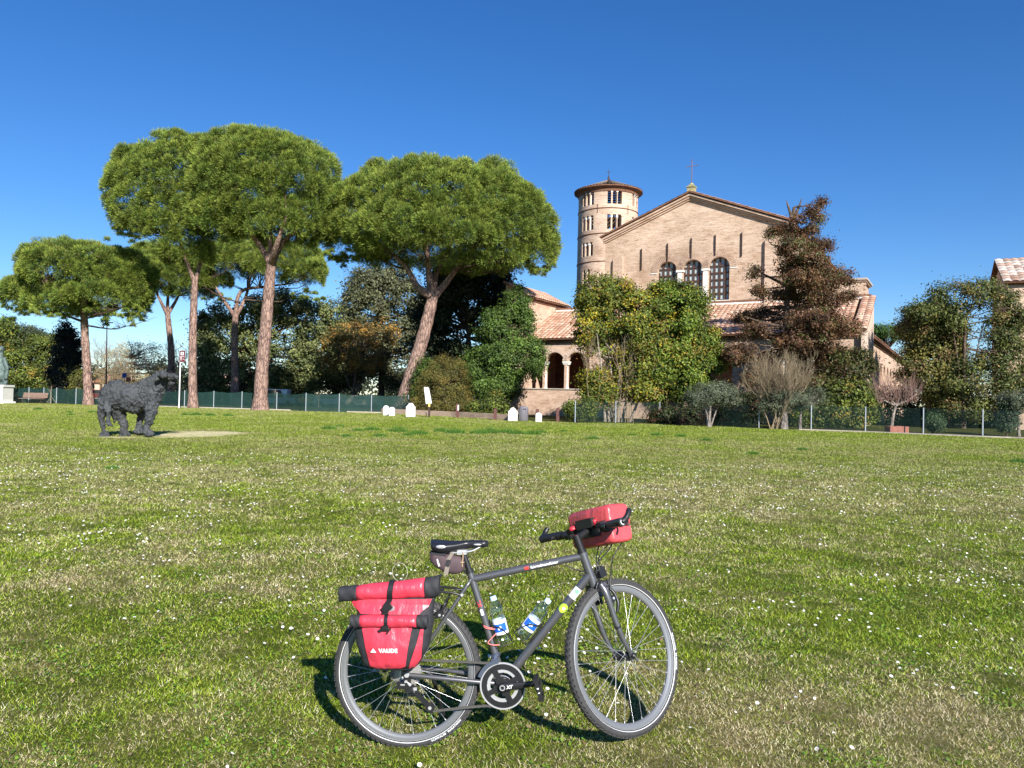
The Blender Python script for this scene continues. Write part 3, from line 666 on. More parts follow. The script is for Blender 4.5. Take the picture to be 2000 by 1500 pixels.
leafy('yellowing_tree', 'yellow and green multi-stemmed tree with pale slender trunks in front of the church portico', 'tree', [(1205, 824), (1208, 770), (1212, 700)], 13,
      [(1185, 590, 54, 52, 0, .8), (1240, 630, 62, 60, 0, .8), (1160, 640, 30, 58, 0, .8), (1262, 700, 52, 52, 0, .8), (1285, 660, 40, 60, 0, .8), (1170, 760, 34, 36, 0, .8), (1260, 760, 46, 30, 0, .8), (1215, 700, 30, 60, 1, .8), (1275, 600, 30, 40, 0, .8)], YEL, 80000, .20, 'pale_bark', Yf=54.8, spacing=.85, drop=.08, twigs=110,
      stems=[[(1208, 822), (1200, 770), (1190, 700), (1180, 640)], [(1190, 824), (1185, 780), (1172, 700, -1), (1165, 640, -1)], [(1215, 822), (1228, 760), (1240, 690, 1)], [(1230, 822), (1250, 770), (1262, 700)], [(1200, 820), (1212, 740), (1205, 640), (1195, 590)], [(1182, 822), (1178, 790), (1160, 740, 1)]])
leafy('green_tree', 'dense rounded bright green tree with a yellow left flank in front of the church windows', 'tree', [(1320, 826), (1322, 780), (1325, 700)], 10,
      [(1325, 620, 56, 62, 0, .8), (1350, 680, 48, 66, 0, .8), (1300, 690, 40, 60, 0, .8), (1340, 740, 50, 46, 0, .8), (1375, 720, 34, 44, 0, .8), (1300, 600, 34, 42, 0, .8)], GRN, 80000, .19, 'bark', Yf=54.2, spacing=.9, stems=[[(1290, 826), (1285, 790), (1280, 740)], [(1340, 826), (1345, 790), (1350, 740)], [(1305, 826), (1302, 780), (1300, 730)], [(1270, 826), (1268, 790), (1262, 750)], [(1350, 828), (1352, 800), (1360, 760)]])
leafy('box_bush', 'round leafy bush at the foot of the fence post nearest the portico', 'shrub', [(1142, 823), (1142, 810), (1142, 800)], 4, [(1142, 800, 24, 24, 0, .9), (1118, 798, 15, 17, 0, .9)], SHR, 6500, .13, Yf=53, spacing=.5)

# brown half-dead conifer
Yc = 54.0
con = [(1604, 397, 15, 10), (1584, 412, 18, 13), (1598, 428, 22, 12), (1560, 432, 20, 14), (1540, 450, 36, 20), (1585, 450, 26, 14), (1548, 482, 40, 24), (1600, 478, 28, 12), (1510, 455, 18, 12), (1545, 520, 32, 24), (1582, 505, 32, 20), (1570, 545, 52, 28),
       (1478, 535, 20, 14), (1625, 540, 30, 20), (1655, 545, 12, 12), (1595, 525, 22, 20), (1612, 560, 30, 22), (1585, 480, 20, 12), (1540, 580, 60, 26), (1600, 585, 48, 26), (1510, 620, 48, 28), (1600, 630, 70, 34), (1455, 622, 28, 16), (1650, 640, 38, 26), (1560, 670, 60, 26), (1475, 645, 30, 16), (1480, 568, 20, 14), (1660, 580, 20, 14),
       (1440, 690, 36, 34), (1600, 700, 56, 36), (1590, 750, 44, 34), (1480, 735, 34, 30), (1430, 700, 20, 20)]
con = [(a_, b_, c_*((.95 if a_ > 1540 and b_ > 470 else .66) if b_ < 590 else .82), d_*((.9 if a_ > 1540 and b_ > 470 else .70) if b_ < 590 else .8), random.uniform(-2.2, 2.2), .9) for a_, b_, c_, d_ in con]
leafy('dying_conifer', 'tall ragged brown dying conifer with bare tip standing before the right half of the church', 'tree', [(1540, 838), (1540, 760), (1538, 680), (1537, 600), (1540, 520), (1546, 450), (1551, 405)], 15, con, BRN, 95000, .18, 'bark', Yf=Yc, spacing=.66, drop=.25, lump=.5, clump=.22, aspect=.38, twigs=170, inner=.7, zmin=-.8,
      stems=[[(1548, 430), (1540, 405), (1536, 392)], [(1549, 430), (1560, 405), (1566, 388)], [(1545, 470), (1580, 440), (1602, 405)], [(1540, 560), (1500, 540), (1480, 530)], [(1538, 640), (1490, 630), (1455, 618)], [(1540, 560), (1610, 550), (1655, 540)]])
leafy('broadleaf_tree', 'green and reddish broadleaf tree mixed into the right foot of the brown conifer', 'tree', [(1665, 840), (1664, 790), (1660, 740)], 7, [(1665, 720, 36, 40, 0, .8), (1640, 760, 40, 36, 0, .8), (1678, 780, 22, 34, 0, .8), (1600, 770, 30, 30, 0, .8)], [(.09, .10, .028, 4), (.13, .075, .04, 2), (.05, .06, .02, 2)], 40000, .18, 'bark', Yf=53, spacing=.8, drop=.15)
leafy('olive_tree', 'small grey-green olive tree behind the second fence post right of the portico', 'tree', [(1384, 832), (1386, 810), (1388, 790)], 8, [(1390, 772, 40, 22, 0, .9), (1365, 780, 26, 16, 0, .9), (1420, 775, 24, 18, 0, .9), (1392, 762, 30, 14, 0, .9)], OLV, 16000, .13, 'olive_bark', Yf=48, spacing=.5, aspect=.3, stems=[[(1386, 815), (1378, 800), (1366, 788)], [(1388, 812), (1400, 800), (1410, 785)]])
leafy('olive_tree', 'olive tree with a thick pale grey trunk right behind the bare multi-stem shrub', 'tree', [(1531, 836), (1532, 815), (1530, 792)], 17, [(1525, 780, 34, 18, 0, .9), (1505, 790, 18, 10), (1545, 778, 20, 16)], OLV, 7000, .13, 'olive_bark', Yf=47.5, spacing=.5, aspect=.3, drop=.3)
leafy('olive_tree', 'thin-trunked young olive tree between the two middle right fence posts', 'tree', [(1562, 837), (1563, 815), (1566, 795)], 8, [(1570, 785, 28, 16, 0, .9), (1590, 775, 20, 14)], OLV, 6000, .13, 'olive_bark', Yf=47.5, spacing=.5, aspect=.3, drop=.2)
leafy('dark_hedge', 'dark green hedge behind the right fence under the brown conifer', 'hedge', [(1640, 840), (1640, 820), (1640, 800)], 8, [(1640, 805, 58, 38, 0, .5), (1686, 810, 22, 28, 0, .5), (1590, 815, 30, 26, 0, .5), (1665, 770, 40, 30, 0, .6)], SHR, 24000, .18, Yf=52, spacing=.8)
leafy('dark_hedge', 'dark hedge behind the fence between the olive tree and the bare shrub', 'hedge', [(1450, 838), (1450, 820), (1450, 805)], 6, [(1455, 800, 40, 34, 0, .5), (1420, 812, 22, 22, 0, .5), (1340, 812, 30, 18, 0, .5), (1300, 815, 26, 16, 0, .5)], [(.03, .045, .015, 4), (.055, .07, .022, 3), (.10, .05, .03, 2)], 15000, .17, Yf=53, spacing=.8)
# right-hand trees
RT = [(0.09, 0.112, 0.03, 4), (0.143, 0.158, 0.039, 3), (0.053, 0.072, 0.024, 3), (0.21, 0.143, 0.053, 1.2)]
leafy('broadleaf_tree', 'wide tree at right with an airy crown and sky showing between its bare stems', 'tree', [(1882, 842), (1882, 760), (1884, 680), (1885, 620)], 9,
      [(1885, 582, 48, 28, 0, .8), (1838, 592, 36, 18, 0, .8), (1935, 590, 34, 26, 0, .8), (1800, 612, 30, 16, 0, .8), (1990, 740, 30, 60, 0, .8), (1948, 700, 34, 26, 0, .8), (1860, 630, 30, 20), (1915, 565, 26, 14), (1975, 580, 16, 12), (1880, 790, 50, 24, 0, .6), (1955, 640, 36, 30, 0, .8), (1860, 570, 34, 14, 0, .8), (1975, 690, 34, 40, 0, .8), (1900, 740, 60, 40, 0, .8), (1960, 760, 50, 40, 0, .8), (1985, 620, 22, 22)], RT, 36000, .19, 'bark', Yf=56, spacing=.95, drop=.34, twigs=45,
      stems=[[(1880, 790), (1870, 700), (1855, 620)], [(1884, 790), (1905, 700), (1925, 620)], [(1886, 780), (1925, 710), (1950, 650)], [(1884, 740), (1886, 640), (1890, 580)]])
leafy('broadleaf_tree', 'dense bushy olive-green tree left of the airy tree, hiding the end of the church side', 'tree', [(1815, 838), (1815, 770), (1815, 700)], 8, [(1805, 640, 46, 40, 0, .7), (1800, 668, 24, 38, 0, .7), (1830, 625, 26, 30, 0, .7), (1840, 670, 44, 50, 0, .7), (1812, 722, 46, 48, 0, .7), (1850, 740, 42, 50, 0, .7), (1798, 705, 20, 40, 0, .7)], [(.13, .135, .036, 4), (.085, .095, .03, 4), (.19, .17, .04, 2), (.18, .11, .05, .8)], 60000, .20, 'bark', Yf=58, spacing=.95, drop=.1, twigs=40, stems=[[(1858, 790), (1840, 760), (1825, 720)]])
leafy('dark_hedge', 'dark hedge with deep shade painted into its leaves behind the rightmost fence spans', 'hedge', [(1860, 842), (1860, 820), (1860, 800)], 6, [(1780, 805, 60, 28, 0, .4), (1775, 788, 50, 26, 0, .4), (1880, 800, 70, 30, 0, .4), (1950, 805, 60, 34, 0, .4), (1830, 790, 50, 30, 0, .4)], SHADE_LEAF, 18000, .22, Yf=60, spacing=1.0)  # deep shade behind the fence is carried by the near-black leaf colour
leafy('round_shrub', 'small rounded green shrub behind the fence just right of the brick planter', 'shrub', [(1823, 846), (1823, 835), (1823, 828)], 4, [(1823, 828, 17, 20, 0, .9)], [(.06, .10, .04, 4), (.10, .14, .06, 2)], 5000, .10, Yf=44.5, spacing=.35)
leafy('clipped_shrub', 'tall narrow grey-green shrub behind the fence near the right edge', 'shrub', [(1966, 852), (1966, 838), (1966, 825)], 4, [(1966, 820, 20, 32, 0, .9)], [(.055, .085, .045, 4), (.09, .12, .07, 2)], 6500, .10, Yf=43.5, spacing=.38)
leafy('small_tree', 'small pale-trunked tree at the right edge behind the fence', 'tree', [(1990, 852), (1989, 830), (1988, 810)], 7, [(1990, 785, 32, 22, 0, .9)], OLV, 6000, .13, 'pale_bark', Yf=43.5, spacing=.5, drop=.2)
# left background
leafy('broadleaf_tree', 'bushy olive and gold hedge tree behind the bench at the left edge', 'tree', [(60, 785), (60, 740), (60, 700)], 9, [(45, 700, 62, 46, 0, .6), (90, 715, 44, 50, 0, .6), (15, 670, 34, 40, 0, .6), (110, 690, 24, 34, 0, .6), (60, 735, 80, 26, 0, .6), (120, 735, 30, 28, 0, .6)], SHR, 60000, .28, Yf=100, spacing=1.2, drop=.08)
leafy('broadleaf_tree', 'thin-crowned taller trees rising above the hedge at the far left', 'tree', [(40, 785), (40, 720), (42, 660)], 6, [(30, 655, 26, 24, 0, .8), (62, 660, 18, 26, 0, .8), (8, 645, 16, 24, 0, .8), (85, 668, 20, 16)], [(.06, .08, .04, 4), (.09, .11, .06, 2)], 12000, .26, Yf=106, spacing=1.2, drop=.35)
leafy('dark_cypress', 'very dark pointed cypress left of the leftmost pine trunk', 'tree', [(132, 785), (132, 740), (132, 690)], 8, [(128, 660, 14, 32, 0, .9), (132, 700, 26, 45, 0, .9), (136, 740, 34, 36, 0, .9)], [(.012, .018, .012, 4), (.02, .028, .016, 2)], 22000, .24, Yf=84, spacing=1.0)
leafy('yellow_bush', 'small yellowish bush against the left side of the leftmost pine trunk', 'shrub', [(155, 788), (155, 770), (155, 750)], 5, [(155, 742, 16, 22, 0, .9), (150, 765, 20, 14)], [(.16, .16, .03, 4), (.10, .11, .03, 3)], 3500, .18, Yf=79, spacing=.7, drop=.15)
leafy('stone_pine_far', 'bright green pine top peeking over the church side wall', 'pine tree', [(1735, 830), (1735, 760), (1735, 680)], 6, [(1732, 650, 34, 15, 0, .8)], [(.07, .13, .02, 4), (.05, .09, .02, 2)], 5000, .3, Yf=125, spacing=1.2)
far_w = MB
def far_wood():
    V = []; c = []; lo = []
    for i in range(46):
        x = -95+i*4.2+rng.normal()*1.5; yy = 165+rng.normal()*12
        if x > 30: yy += 30
        h = rng.uniform(4, 8.5); lo.append((np.array([x, yy, h*.45]), np.array([3.6, 3, h*.55])))
    C, Nn = shell_points(lo, 1.7, -.6, .3, .4); K = len(C); per = 9
    p = C[:, None]+rng.normal(size=(K, per, 3))*.8; nr = unit(Nn[:, None]+rng.normal(size=(K, per, 3))*.7); a_ = unit(np.cross(nr, rdirs(K*per).reshape(K, per, 3)))*.45; b_ = np.cross(nr, a_)*.6
    V = np.stack([p-a_, p-b_, p+a_, p+b_], 2).reshape(-1, 3); c = np.array([.05, .065, .035])*rng.uniform(.5, 1.5, (K*per, 1))
    tag(fast_mesh('far_wood', V, 4, c, M['leaf']), 'dark line of distant trees and hedges along the horizon', 'wood', kind='stuff')
far_wood()

# bare trees
def bare(name, label, cat, base, dirs, length, r0, levels, mat, spread=.5, group=None, upw=.25, shrink=.74, kids=3, stems=1, part='branches'):
    root = thing(name, label, cat, base, group); mb = MB()
    def grow(p, d, L, r, lv):
        n = 3 if lv > 1 else 2; pts = [p]; q = p
        for i in range(n):
            d = unit(d+rng.normal(size=3)*.13+np.array([0, 0, upw*.12])); q = q+d*L/n; pts.append(q)
        mb.tube(pts, [r*(1-.4*i/n) for i in range(n+1)], 6 if lv > levels-2 else 3, caps=False)
        if lv == 0: return
        for i in range(kids):
            t = rng.uniform(.35, 1.0); k = min(int(t*n), n-1); s = pts[k]*(1-(t*n-k))+pts[k+1]*(t*n-k) if i else pts[-1]
            nd = unit(d+rng.normal(size=3)*spread+np.array([0, 0, upw])); grow(s, nd, L*shrink*rng.uniform(.75, 1.1), r*.58, lv-1)
    for (off, d) in dirs: grow(np.array(base, float)+np.array(off), unit(np.array(d, float)), length, r0, levels)
    mb.build(part, mat, root); return root
g = gnd(1522, 837.5)
bare('bare_shrub', 'leafless multi-stemmed shrub fanning up behind the fence in front of the brown conifer', 'shrub', g-np.array([.35, 0, 0]), [((random.uniform(-.3, .3), random.uniform(-.2, .2), -.05), (random.uniform(-.55, .55), random.uniform(-.4, .4), 1)) for _ in range(15)], 2.25, .040, 4, M['twig_pale'], .40, upw=.30, shrink=.66, kids=4)
g = at(1739, 838, 45.6); g[2] = 0
r_ = thing('pollarded_tree', 'pruned bare tree with reddish shoots behind the brick planter', 'tree', g); mb = MB()
P = [g-np.array([0, 0, .1]), at(1743, 822, g[1]), at(1746, 805, g[1]), at(1750, 792, g[1])]; mb.tube(smooth_path(P), [.11, .10, .1, .09, .09, .09, .085, .085, .085, .08, .08, .08, .08, .08, .08, .08], 10)
for e in ((1725, 780), (1768, 775), (1740, 776), (1756, 778), (1712, 772), (1790, 770)):
    mb.tube(smooth_path([P[-1], at((e[0]+1750)/2, (e[1]+790)/2+3, g[1]), at(e[0], e[1], g[1]+random.uniform(-.6, .6))]), [.07, .065, .06, .055, .05, .05, .045, .045, .04, .04, .04], 7)
mb.build('trunk', M['pale_bark'], r_); mb = MB()
for e in range(230):
    s = at(random.uniform(1712, 1790), random.uniform(766, 790), g[1]+random.uniform(-.8, .8)); d = unit(np.array([random.uniform(-.5, .5)+(s[0]-P[-1][0])*.3, random.uniform(-.5, .5), 1])); L = random.uniform(.6, 1.7)
    mb.tube([s, s+d*L*.5+rng.normal(size=3)*.06, s+d*L+rng.normal(size=3)*.1], [.016, .011, .005], 3, caps=False)
mb.build('shoots', M['twig_red'], r_)
for i, (bx, hh, Yb, lb, mt) in enumerate([(255, 9.5, 112, 'bare winter tree with golden twigs behind the bull statue', 'twig_pale'), (205, 11.5, 120, 'bare grey tree behind the thin dark lamp pole', 'twig_pale'), (300, 11.5, 120, 'bare grey winter tree just left of the slim pine trunk', 'twig_pale'), (350, 11, 118, 'bare winter tree behind the brown road sign', 'twig_pale'), (232, 8, 105, 'low bare twiggy tree right of the leftmost pine trunk', 'twig_pale'), (415, 10, 116, 'bare twiggy tree half hidden left of the evergreen oak', 'twig')]):
    g = at(bx, 770, Yb); g[2] = 0
    bare('bare_tree', lb, 'tree', g, [((0, 0, 0), (random.uniform(-.1, .1), 0, 1))], hh*.30, .17, 6, M[mt], .55, upw=.22, shrink=.78, kids=3)
leafy('golden_tree', 'pale golden winter tree with a few clinging leaves behind the back of the bull statue', 'tree', [(255, 772), (256, 740), (258, 700)], 5, [(262, 700, 50, 36, 0, .8), (225, 715, 30, 30, 0, .8), (300, 705, 34, 34, 0, .8), (250, 740, 60, 22, 0, .8)], [(.42, .35, .16, 3), (.32, .27, .13, 3), (.40, .30, .18, 2)], 13000, .17, 'pale_bark', Yf=112, spacing=1.2, drop=.3, twigs=260)
# twiggy understory inside the yellow tree
g = at(1200, 822, 54.2); g[2] = 0
bare('sapling_clump', 'thin grey bare saplings growing among the trunks of the yellow tree', 'saplings', g, [((random.uniform(-1.6, 1.4), random.uniform(-.5, .5), -.05), (random.uniform(-.25, .25), random.uniform(-.2, .2), 1)) for _ in range(11)], 3.2, .035, 3, M['twig'], .3, upw=.35, shrink=.62, kids=3)

# ------------------------------------------------------------------ basilica
BA = R(30.4); D1 = np.array([math.cos(BA), -math.sin(BA), 0]); D2 = np.array([math.sin(BA), math.cos(BA), 0]); UZ = np.array([0, 0, 1.0])
BO = gnd(1100, 812.5); BO[2] = 0
def L(s, t=0, z=0): return BO+D1*s+D2*t+UZ*z
bas = thing('church', 'long pale brick basilica with gabled front, triple arched windows and tiled portico roof', 'church', BO)
def arch(s0, s1, z0, z1, seg=12):
    """opening outline with a round head; z1 is the crown"""
    r = (s1-s0)/2; zc = z1-r; c = (s0+s1)/2
    return [(s0, z0), (s1, z0)]+[(c+r*math.cos(math.pi*i/seg), zc+r*math.sin(math.pi*i/seg)) for i in range(seg+1)]
def lbox(mb, s0, s1, t0, t1, z0, z1): return mb.box(L((s0+s1)/2, (t0+t1)/2, (z0+z1)/2), D1*(s1-s0)/2, D2*(t1-t0)/2, UZ*(z1-z0)/2)
GT = 6.0
WIN = [(6.55, 8.45, 10.7, 14.5), (8.97, 10.83, 10.7, 14.52), (11.35, 13.25, 10.7, 14.6)]
gable = [(1.2, 0), (18.1, 0), (18.1, 17.2), (9.65, 20.55), (1.2, 17.15)]
mb = MB(); mb.wall(gable, [arch(*w_) for w_ in WIN], L(0, GT), D1, UZ, -D2, .8)
lbox(mb, 1.21, 2.0, GT+.8, 56, 0, 17.1); lbox(mb, 17.3, 18.09, GT+.8, 56, 0, 17.1); lbox(mb, 2.0, 17.3, 55.2, 56, 0, 17.1)
mb.build('front_wall', M['brick'], bas)
for s0, s1, zt in ((2.15, 3.15, 15.4), (16.35, 17.25, 16.0)):
    mb = MB(); mb.wall(arch(s0, s1, 9.5, zt), [], L(0, GT-.28), D1, UZ, -D2, .275); mb.build('pilaster', M['brick'], bas)
for (s0, s1, z0, z1) in WIN:
    mb = MB()
    c, r = (s0+s1)/2, (s1-s0)/2; zc = z1-r
    for i in range(26):
        a0, a1 = math.pi*i/26+.012, math.pi*(i+1)/26-.012
        q = [(c+rr*math.cos(a), zc+rr*math.sin(a)) for rr, a in ((r+.03, a0), (r+.62, a0), (r+.62, a1), (r+.03, a1))]
        mb.wall(q, [], L(0, GT-.035), D1, UZ, -D2, .03, False)
    mb.build('arch_ring', M['brick_pink'], bas)
for k, (s0, s1, z0, z1) in enumerate(WIN):
    mb = MB(); mb.wall(arch(s0+.01, s1-.01, z0+.01, z1-.01), [], L(0, GT+.45), D1, UZ, -D2, .05)
    wn = mb.build('window', M['pale_glass'], bas)
    mb = MB(); c, r = (s0+s1)/2, (s1-s0)/2
    for j in range(5):
        s_ = s0+(s1-s0)*j/4; h = z1-r+math.sqrt(max(0, r*r-(s_-c)**2)); s_ = min(max(s_, s0+.08), s1-.08); lbox(mb, s_-.075, s_+.075, GT+.33, GT+.44, z0, max(h-.02, z1-r))
    zz = z0+.05
    while zz < z1-.2:
        hw = r if zz < z1-r else math.sqrt(max(0, r*r-(zz-z1+r)**2)); lbox(mb, c-hw+.02, c+hw-.02, GT+.31, GT+.44, zz-.06, zz+.06); zz += .62
    mb.build('mullions', M['dark_wood'], wn)
for s_ in (8.71, 11.09):
    mb = MB(); lbox(mb, s_-.2, s_+.2, GT-.02, GT+.4, 10.72, 13.45); lbox(mb, s_-.34, s_+.34, GT-.10, GT+.45, 13.45, 13.62); lbox(mb, s_-.28, s_+.28, GT-.06, GT+.42, 10.6, 10.72)
    mb.build('window_column', M['white_stone'], bas)
for q in ((11.3, 13.35, GT-.10, GT+.3, 10.58, 10.69), (8.9, 10.9, GT-.10, GT+.3, 10.58, 10.69), (6.45, 8.5, GT-.10, GT+.3, 10.58, 10.69)): mb = MB(); lbox(mb, *q); mb.build('window_sill', M['white_stone'], bas)
for q in ((13.3, 13.95, GT-.06, GT-.001, 13.52, 13.6), (5.9, 6.5, GT-.06, GT-.001, 13.42, 13.5)): mb = MB(); lbox(mb, *q); mb.build('impost', M['white_stone'], bas)
for s_, a_, b_ in ((4.95, 13.9, 15.9), (7.5, 14.6, 16.2), (9.75, 14.65, 16.5), (11.95, 14.75, 16.6), (14.3, 14.5, 16.6)):
    mb = MB(); lbox(mb, s_-.045, s_+.045, GT-.12, GT-.01, a_, b_); mb.build('anchor_bar', M['iron'], bas)

def tile_roof(name, p0, eu, ev, W, H, parent, tw=.34, course=.42, col=((.50, .30, .21), (.56, .35, .25), (.45, .25, .17), (.60, .42, .31)), thick=.12):
    """pan-tile roof: p0 lower left corner, eu along the eave, ev up the slope (unit vectors)"""
    nv_ = np.cross(eu, ev); nv_ = nv_/np.linalg.norm(nv_)
    if nv_[2] < 0: nv_ = -nv_
    nt_ = max(1, int(W/tw)); nc_ = max(1, int(H/course)); K = 4; V = []; Cc = []
    prof = [0, .045, .065, .045, 0]
    for j in range(nc_):
        v0, v1 = j*H/nc_, (j+1)*H/nc_+.04
        for i in range(nt_):
            cc_ = np.array(col[rng.integers(len(col))])*rng.uniform(.84, 1.12)
            for k in range(K):
                u0, u1 = (i+k/K)*W/nt_, (i+(k+1)/K)*W/nt_; h0, h1 = prof[k], prof[k+1]
                V += [p0+eu*u0+ev*v0+nv_*(h0+.035), p0+eu*u1+ev*v0+nv_*(h1+.035), p0+eu*u1+ev*v1+nv_*h1, p0+eu*u0+ev*v1+nv_*h0]
                Cc.append(cc_*(.55 if k in (3,) else 1.0) if False else cc_)
    o = fast_mesh(name, np.array(V), 4, np.array(Cc), M['tile'], parent)
    mb = MB(); mb.box(p0+eu*W/2+ev*H/2-nv_*(thick/2+.01), eu*W/2, ev*H/2, nv_*thick/2); b_ = mb.build('roof_deck', M['brick_dark'], o)
    return o
# nave roof, two slopes
for sgn in (-1, 1):
    e = np.array([8.45+.35, 3.4]); hyp = math.hypot(8.85, 3.45); ev = (D1*(-sgn)*8.85+UZ*3.45)/hyp
    p0 = L(9.65+sgn*8.85, GT-.55, 20.78-3.45)
    tile_roof('nave_roof', p0, D2, ev, 50.6, hyp, bas, .5, .6)
    mb = MB()   # brick cornice under the verge
    for k, (dz, tt) in enumerate(((.16, .42), (.34, .28), (.50, .14))):
        a_, b_ = L(9.65, GT-tt, 20.62-dz), L(9.65+sgn*8.6, GT-tt, 20.62-3.36-dz); mb.box((a_+b_)/2+D2*tt/2, (b_-a_)/2, D2*tt/2, UZ*.085)
    mb.build('verge_cornice', M['brick_pink'], bas)
mb = MB(); lbox(mb, 9.34, 10.0, GT-.33, GT+.33, 20.6, 21.15); lbox(mb, 9.28, 10.06, GT-.39, GT+.39, 21.15, 21.25); lbox(mb, 9.45, 9.9, GT-.22, GT+.22, 21.25, 21.42); mb.ball(L(9.67, GT, 21.42), .2, 10, 6)
pd = mb.build('ridge_pedestal', simple('lichen_stone', (.30, .27, .14), .9, var=.25, scale=5), bas)
mb = MB(); mb.tube([L(9.67, GT, 21.4), L(9.67, GT, 23.7)], .035, 6); mb.tube([L(9.15, GT, 23.15), L(10.2, GT, 23.15)], .025, 6); mb.ball(L(9.67, GT, 23.7), .06, 6, 4)
for q in (9.15, 10.2): mb.ball(L(q, GT, 23.15), .05, 6, 4)
mb.build('cross', M['twig_red'], pd)
# portico (narthex): front arcade
S0, S1 = -5.6, 25.0
def trif(c): return [arch(c-3.1, c-1.15, 2.5, 5.75), arch(c-.97, c+.97, 2.5, 5.8), arch(c+1.15, c+3.1, 2.5, 5.75)]
holes = [arch(-4.15, -2.2, 2.5, 5.78), arch(-1.98, .02, 2.5, 5.8), arch(.24, 2.2, 2.5, 5.78)]+trif(20.1)+[arch(8.1, 11.2, .02, 5.4), arch(5.0, 6.6, 2.5, 5.4), arch(13.6, 15.2, 2.5, 5.4)]
mb = MB(); mb.wall([(S0, 0), (S1, 0), (S1, 7.0), (S0, 7.0)], holes, L(0, 0), D1, UZ, -D2, .55)
lbox(mb, S1-.5, S1-.002, .55, 6, 0, 7.0); lbox(mb, S0, S0+.5, .55, 6, 0, 7.0)
mb.build('portico_wall', M['brick_pink'], bas)
mb = MB(); mb.wall([(-.42, 0), (GT+.02, 0), (GT+.02, 10.35), (-.42, 7.12)], [], L(S1+.004), D2, UZ, D1, .25); mb.build('portico_end', M['plaster'], bas)
mb = MB(); lbox(mb, S0-3, S1-.3, .56, 6.0, 0, .1); mb.build('portico_floor', M['terracotta'], bas)
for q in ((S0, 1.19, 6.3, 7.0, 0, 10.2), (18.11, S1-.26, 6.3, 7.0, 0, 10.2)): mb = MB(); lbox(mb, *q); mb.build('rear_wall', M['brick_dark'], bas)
for s_ in (-2.09, .13, 19.06, 21.15):
    mb = MB(); p = L(s_, .25, 2.5)
    mb.lathe(p, UZ, [(.24, 0), (.24, .08), (.19, .14), (.155, .2), (.15, 1.2), (.135, 2.15), (.16, 2.18)], 14); mb.box(L(s_, .25, 4.76), D1*.22, D2*.25, UZ*.10, 1.25); mb.box(L(s_, .25, 4.92), D1*.29, D2*.3, UZ*.05)
    mb.build('portico_column', M['white_stone'], bas)
for q in ((-4.4, 2.5, -.08, .6, 2.4, 2.48), (16.8, 23.4, -.08, .6, 2.4, 2.48)): mb = MB(); lbox(mb, *q); mb.build('portico_sill', M['grey_stone'], bas)
for c in (-3.18, -.98, 1.22, 18.0, 20.1, 22.2):
    mb = MB()
    for i in range(20):
        a0, a1 = math.pi*i/20+.02, math.pi*(i+1)/20-.02
        q = [(c+rr*math.cos(a), 4.8+rr*math.sin(a)) for rr, a in ((1.02, a0), (1.42, a0), (1.42, a1), (1.02, a1))]; mb.wall(q, [], L(0, -.03), D1, UZ, -D2, .028, False)
    mb.build('arch_ring', M['plaster'], bas)
mb = MB(); lbox(mb, S0, S1-.3, -.12, -.01, 6.62, 6.70); lbox(mb, S0, S1-.3, -.34, -.01, 6.92, 7.02); lbox(mb, S0, S1-.3, -.24, -.01, 6.78, 6.84)
for i in range(180): lbox(mb, S0+i*.17, S0+i*.17+.08, -.2, -.01, 6.84, 6.92)
mb.build('cornice', M['brick_dark'], bas)
ev = D2*6.5+UZ*3.25; hyp = np.linalg.norm(ev); ev = ev/hyp
tile_roof('portico_roof', L(-4.1, -.55, 7.03), D1, ev, 28.0, hyp, bas, .42, .46)
tile_roof('portico_roof', L(24.15, -.55, 7.2), D1, ev, 1.0, hyp, bas, .42, .46)
mb = MB(); lbox(mb, -4.0, S1-.1, GT-.15, GT-.01, 10.28, 10.42); mb.build('flashing', M['white_stone'], bas)
mb = MB(); lbox(mb, -4.0, S1-.2, GT-.12, GT-.005, 10.44, 10.62); mb.build('string_course', M['brick_dark'], bas)
mb = MB(); lbox(mb, 2.3, 2.5, -.12, 0.0, 0, 6.6); mb.build('drainpipe', M['dark_wood'], bas)
# raised blocks: right tower stub, left wing
mb = MB(); lbox(mb, 18.12, 24.2, GT+.01, 10, 0, 11.7); lbox(mb, 18.12, 24.4, GT-.10, 10.1, 11.7, 11.82)
for i in range(8): lbox(mb, 24.2, 24.36, GT+.02, GT+.5, 8.9+i*.36, 9.06+i*.36)
mb.build('right_block', M['brick'], bas)
mb = MB(); lbox(mb, 18.1, 24.5, GT-.2, 10.2, 11.82, 11.98); mb.build('block_cornice', M['kerb'], bas)
mb = MB(); lbox(mb, -6.7, -4.1, .6, 8.5, 0, 11.1); mb.wall([(-6.7, 11.1), (-4.1, 11.1), (-6.7, 12.5)], [], L(0, .6), D1, UZ, -D2, 7.9); mb.build('left_wing', M['brick_pink'], bas)
mb = MB()
for k, (zz, oo) in enumerate(((10.75, .10), (10.9, .2), (11.04, .3))): lbox(mb, -6.75, -4.1+oo, .6-oo, 8.5, zz, zz+.09)
mb.build('wing_cornice', M['brick_dark'], bas)
ev2 = -D1*3.1+UZ*1.6; h2 = np.linalg.norm(ev2); tile_roof('wing_roof', L(-3.7, .2, 11.08), D2, ev2/h2, 8.6, h2, bas, .42, .46)
mb = MB(); lbox(mb, S0-4.2, S0-.01, -.05, .5, 0, 2.3); lbox(mb, S0-1.0, S0-.7, -.1, -.05, 0, 2.2); mb.build('side_wall', M['brick_pink'], bas)
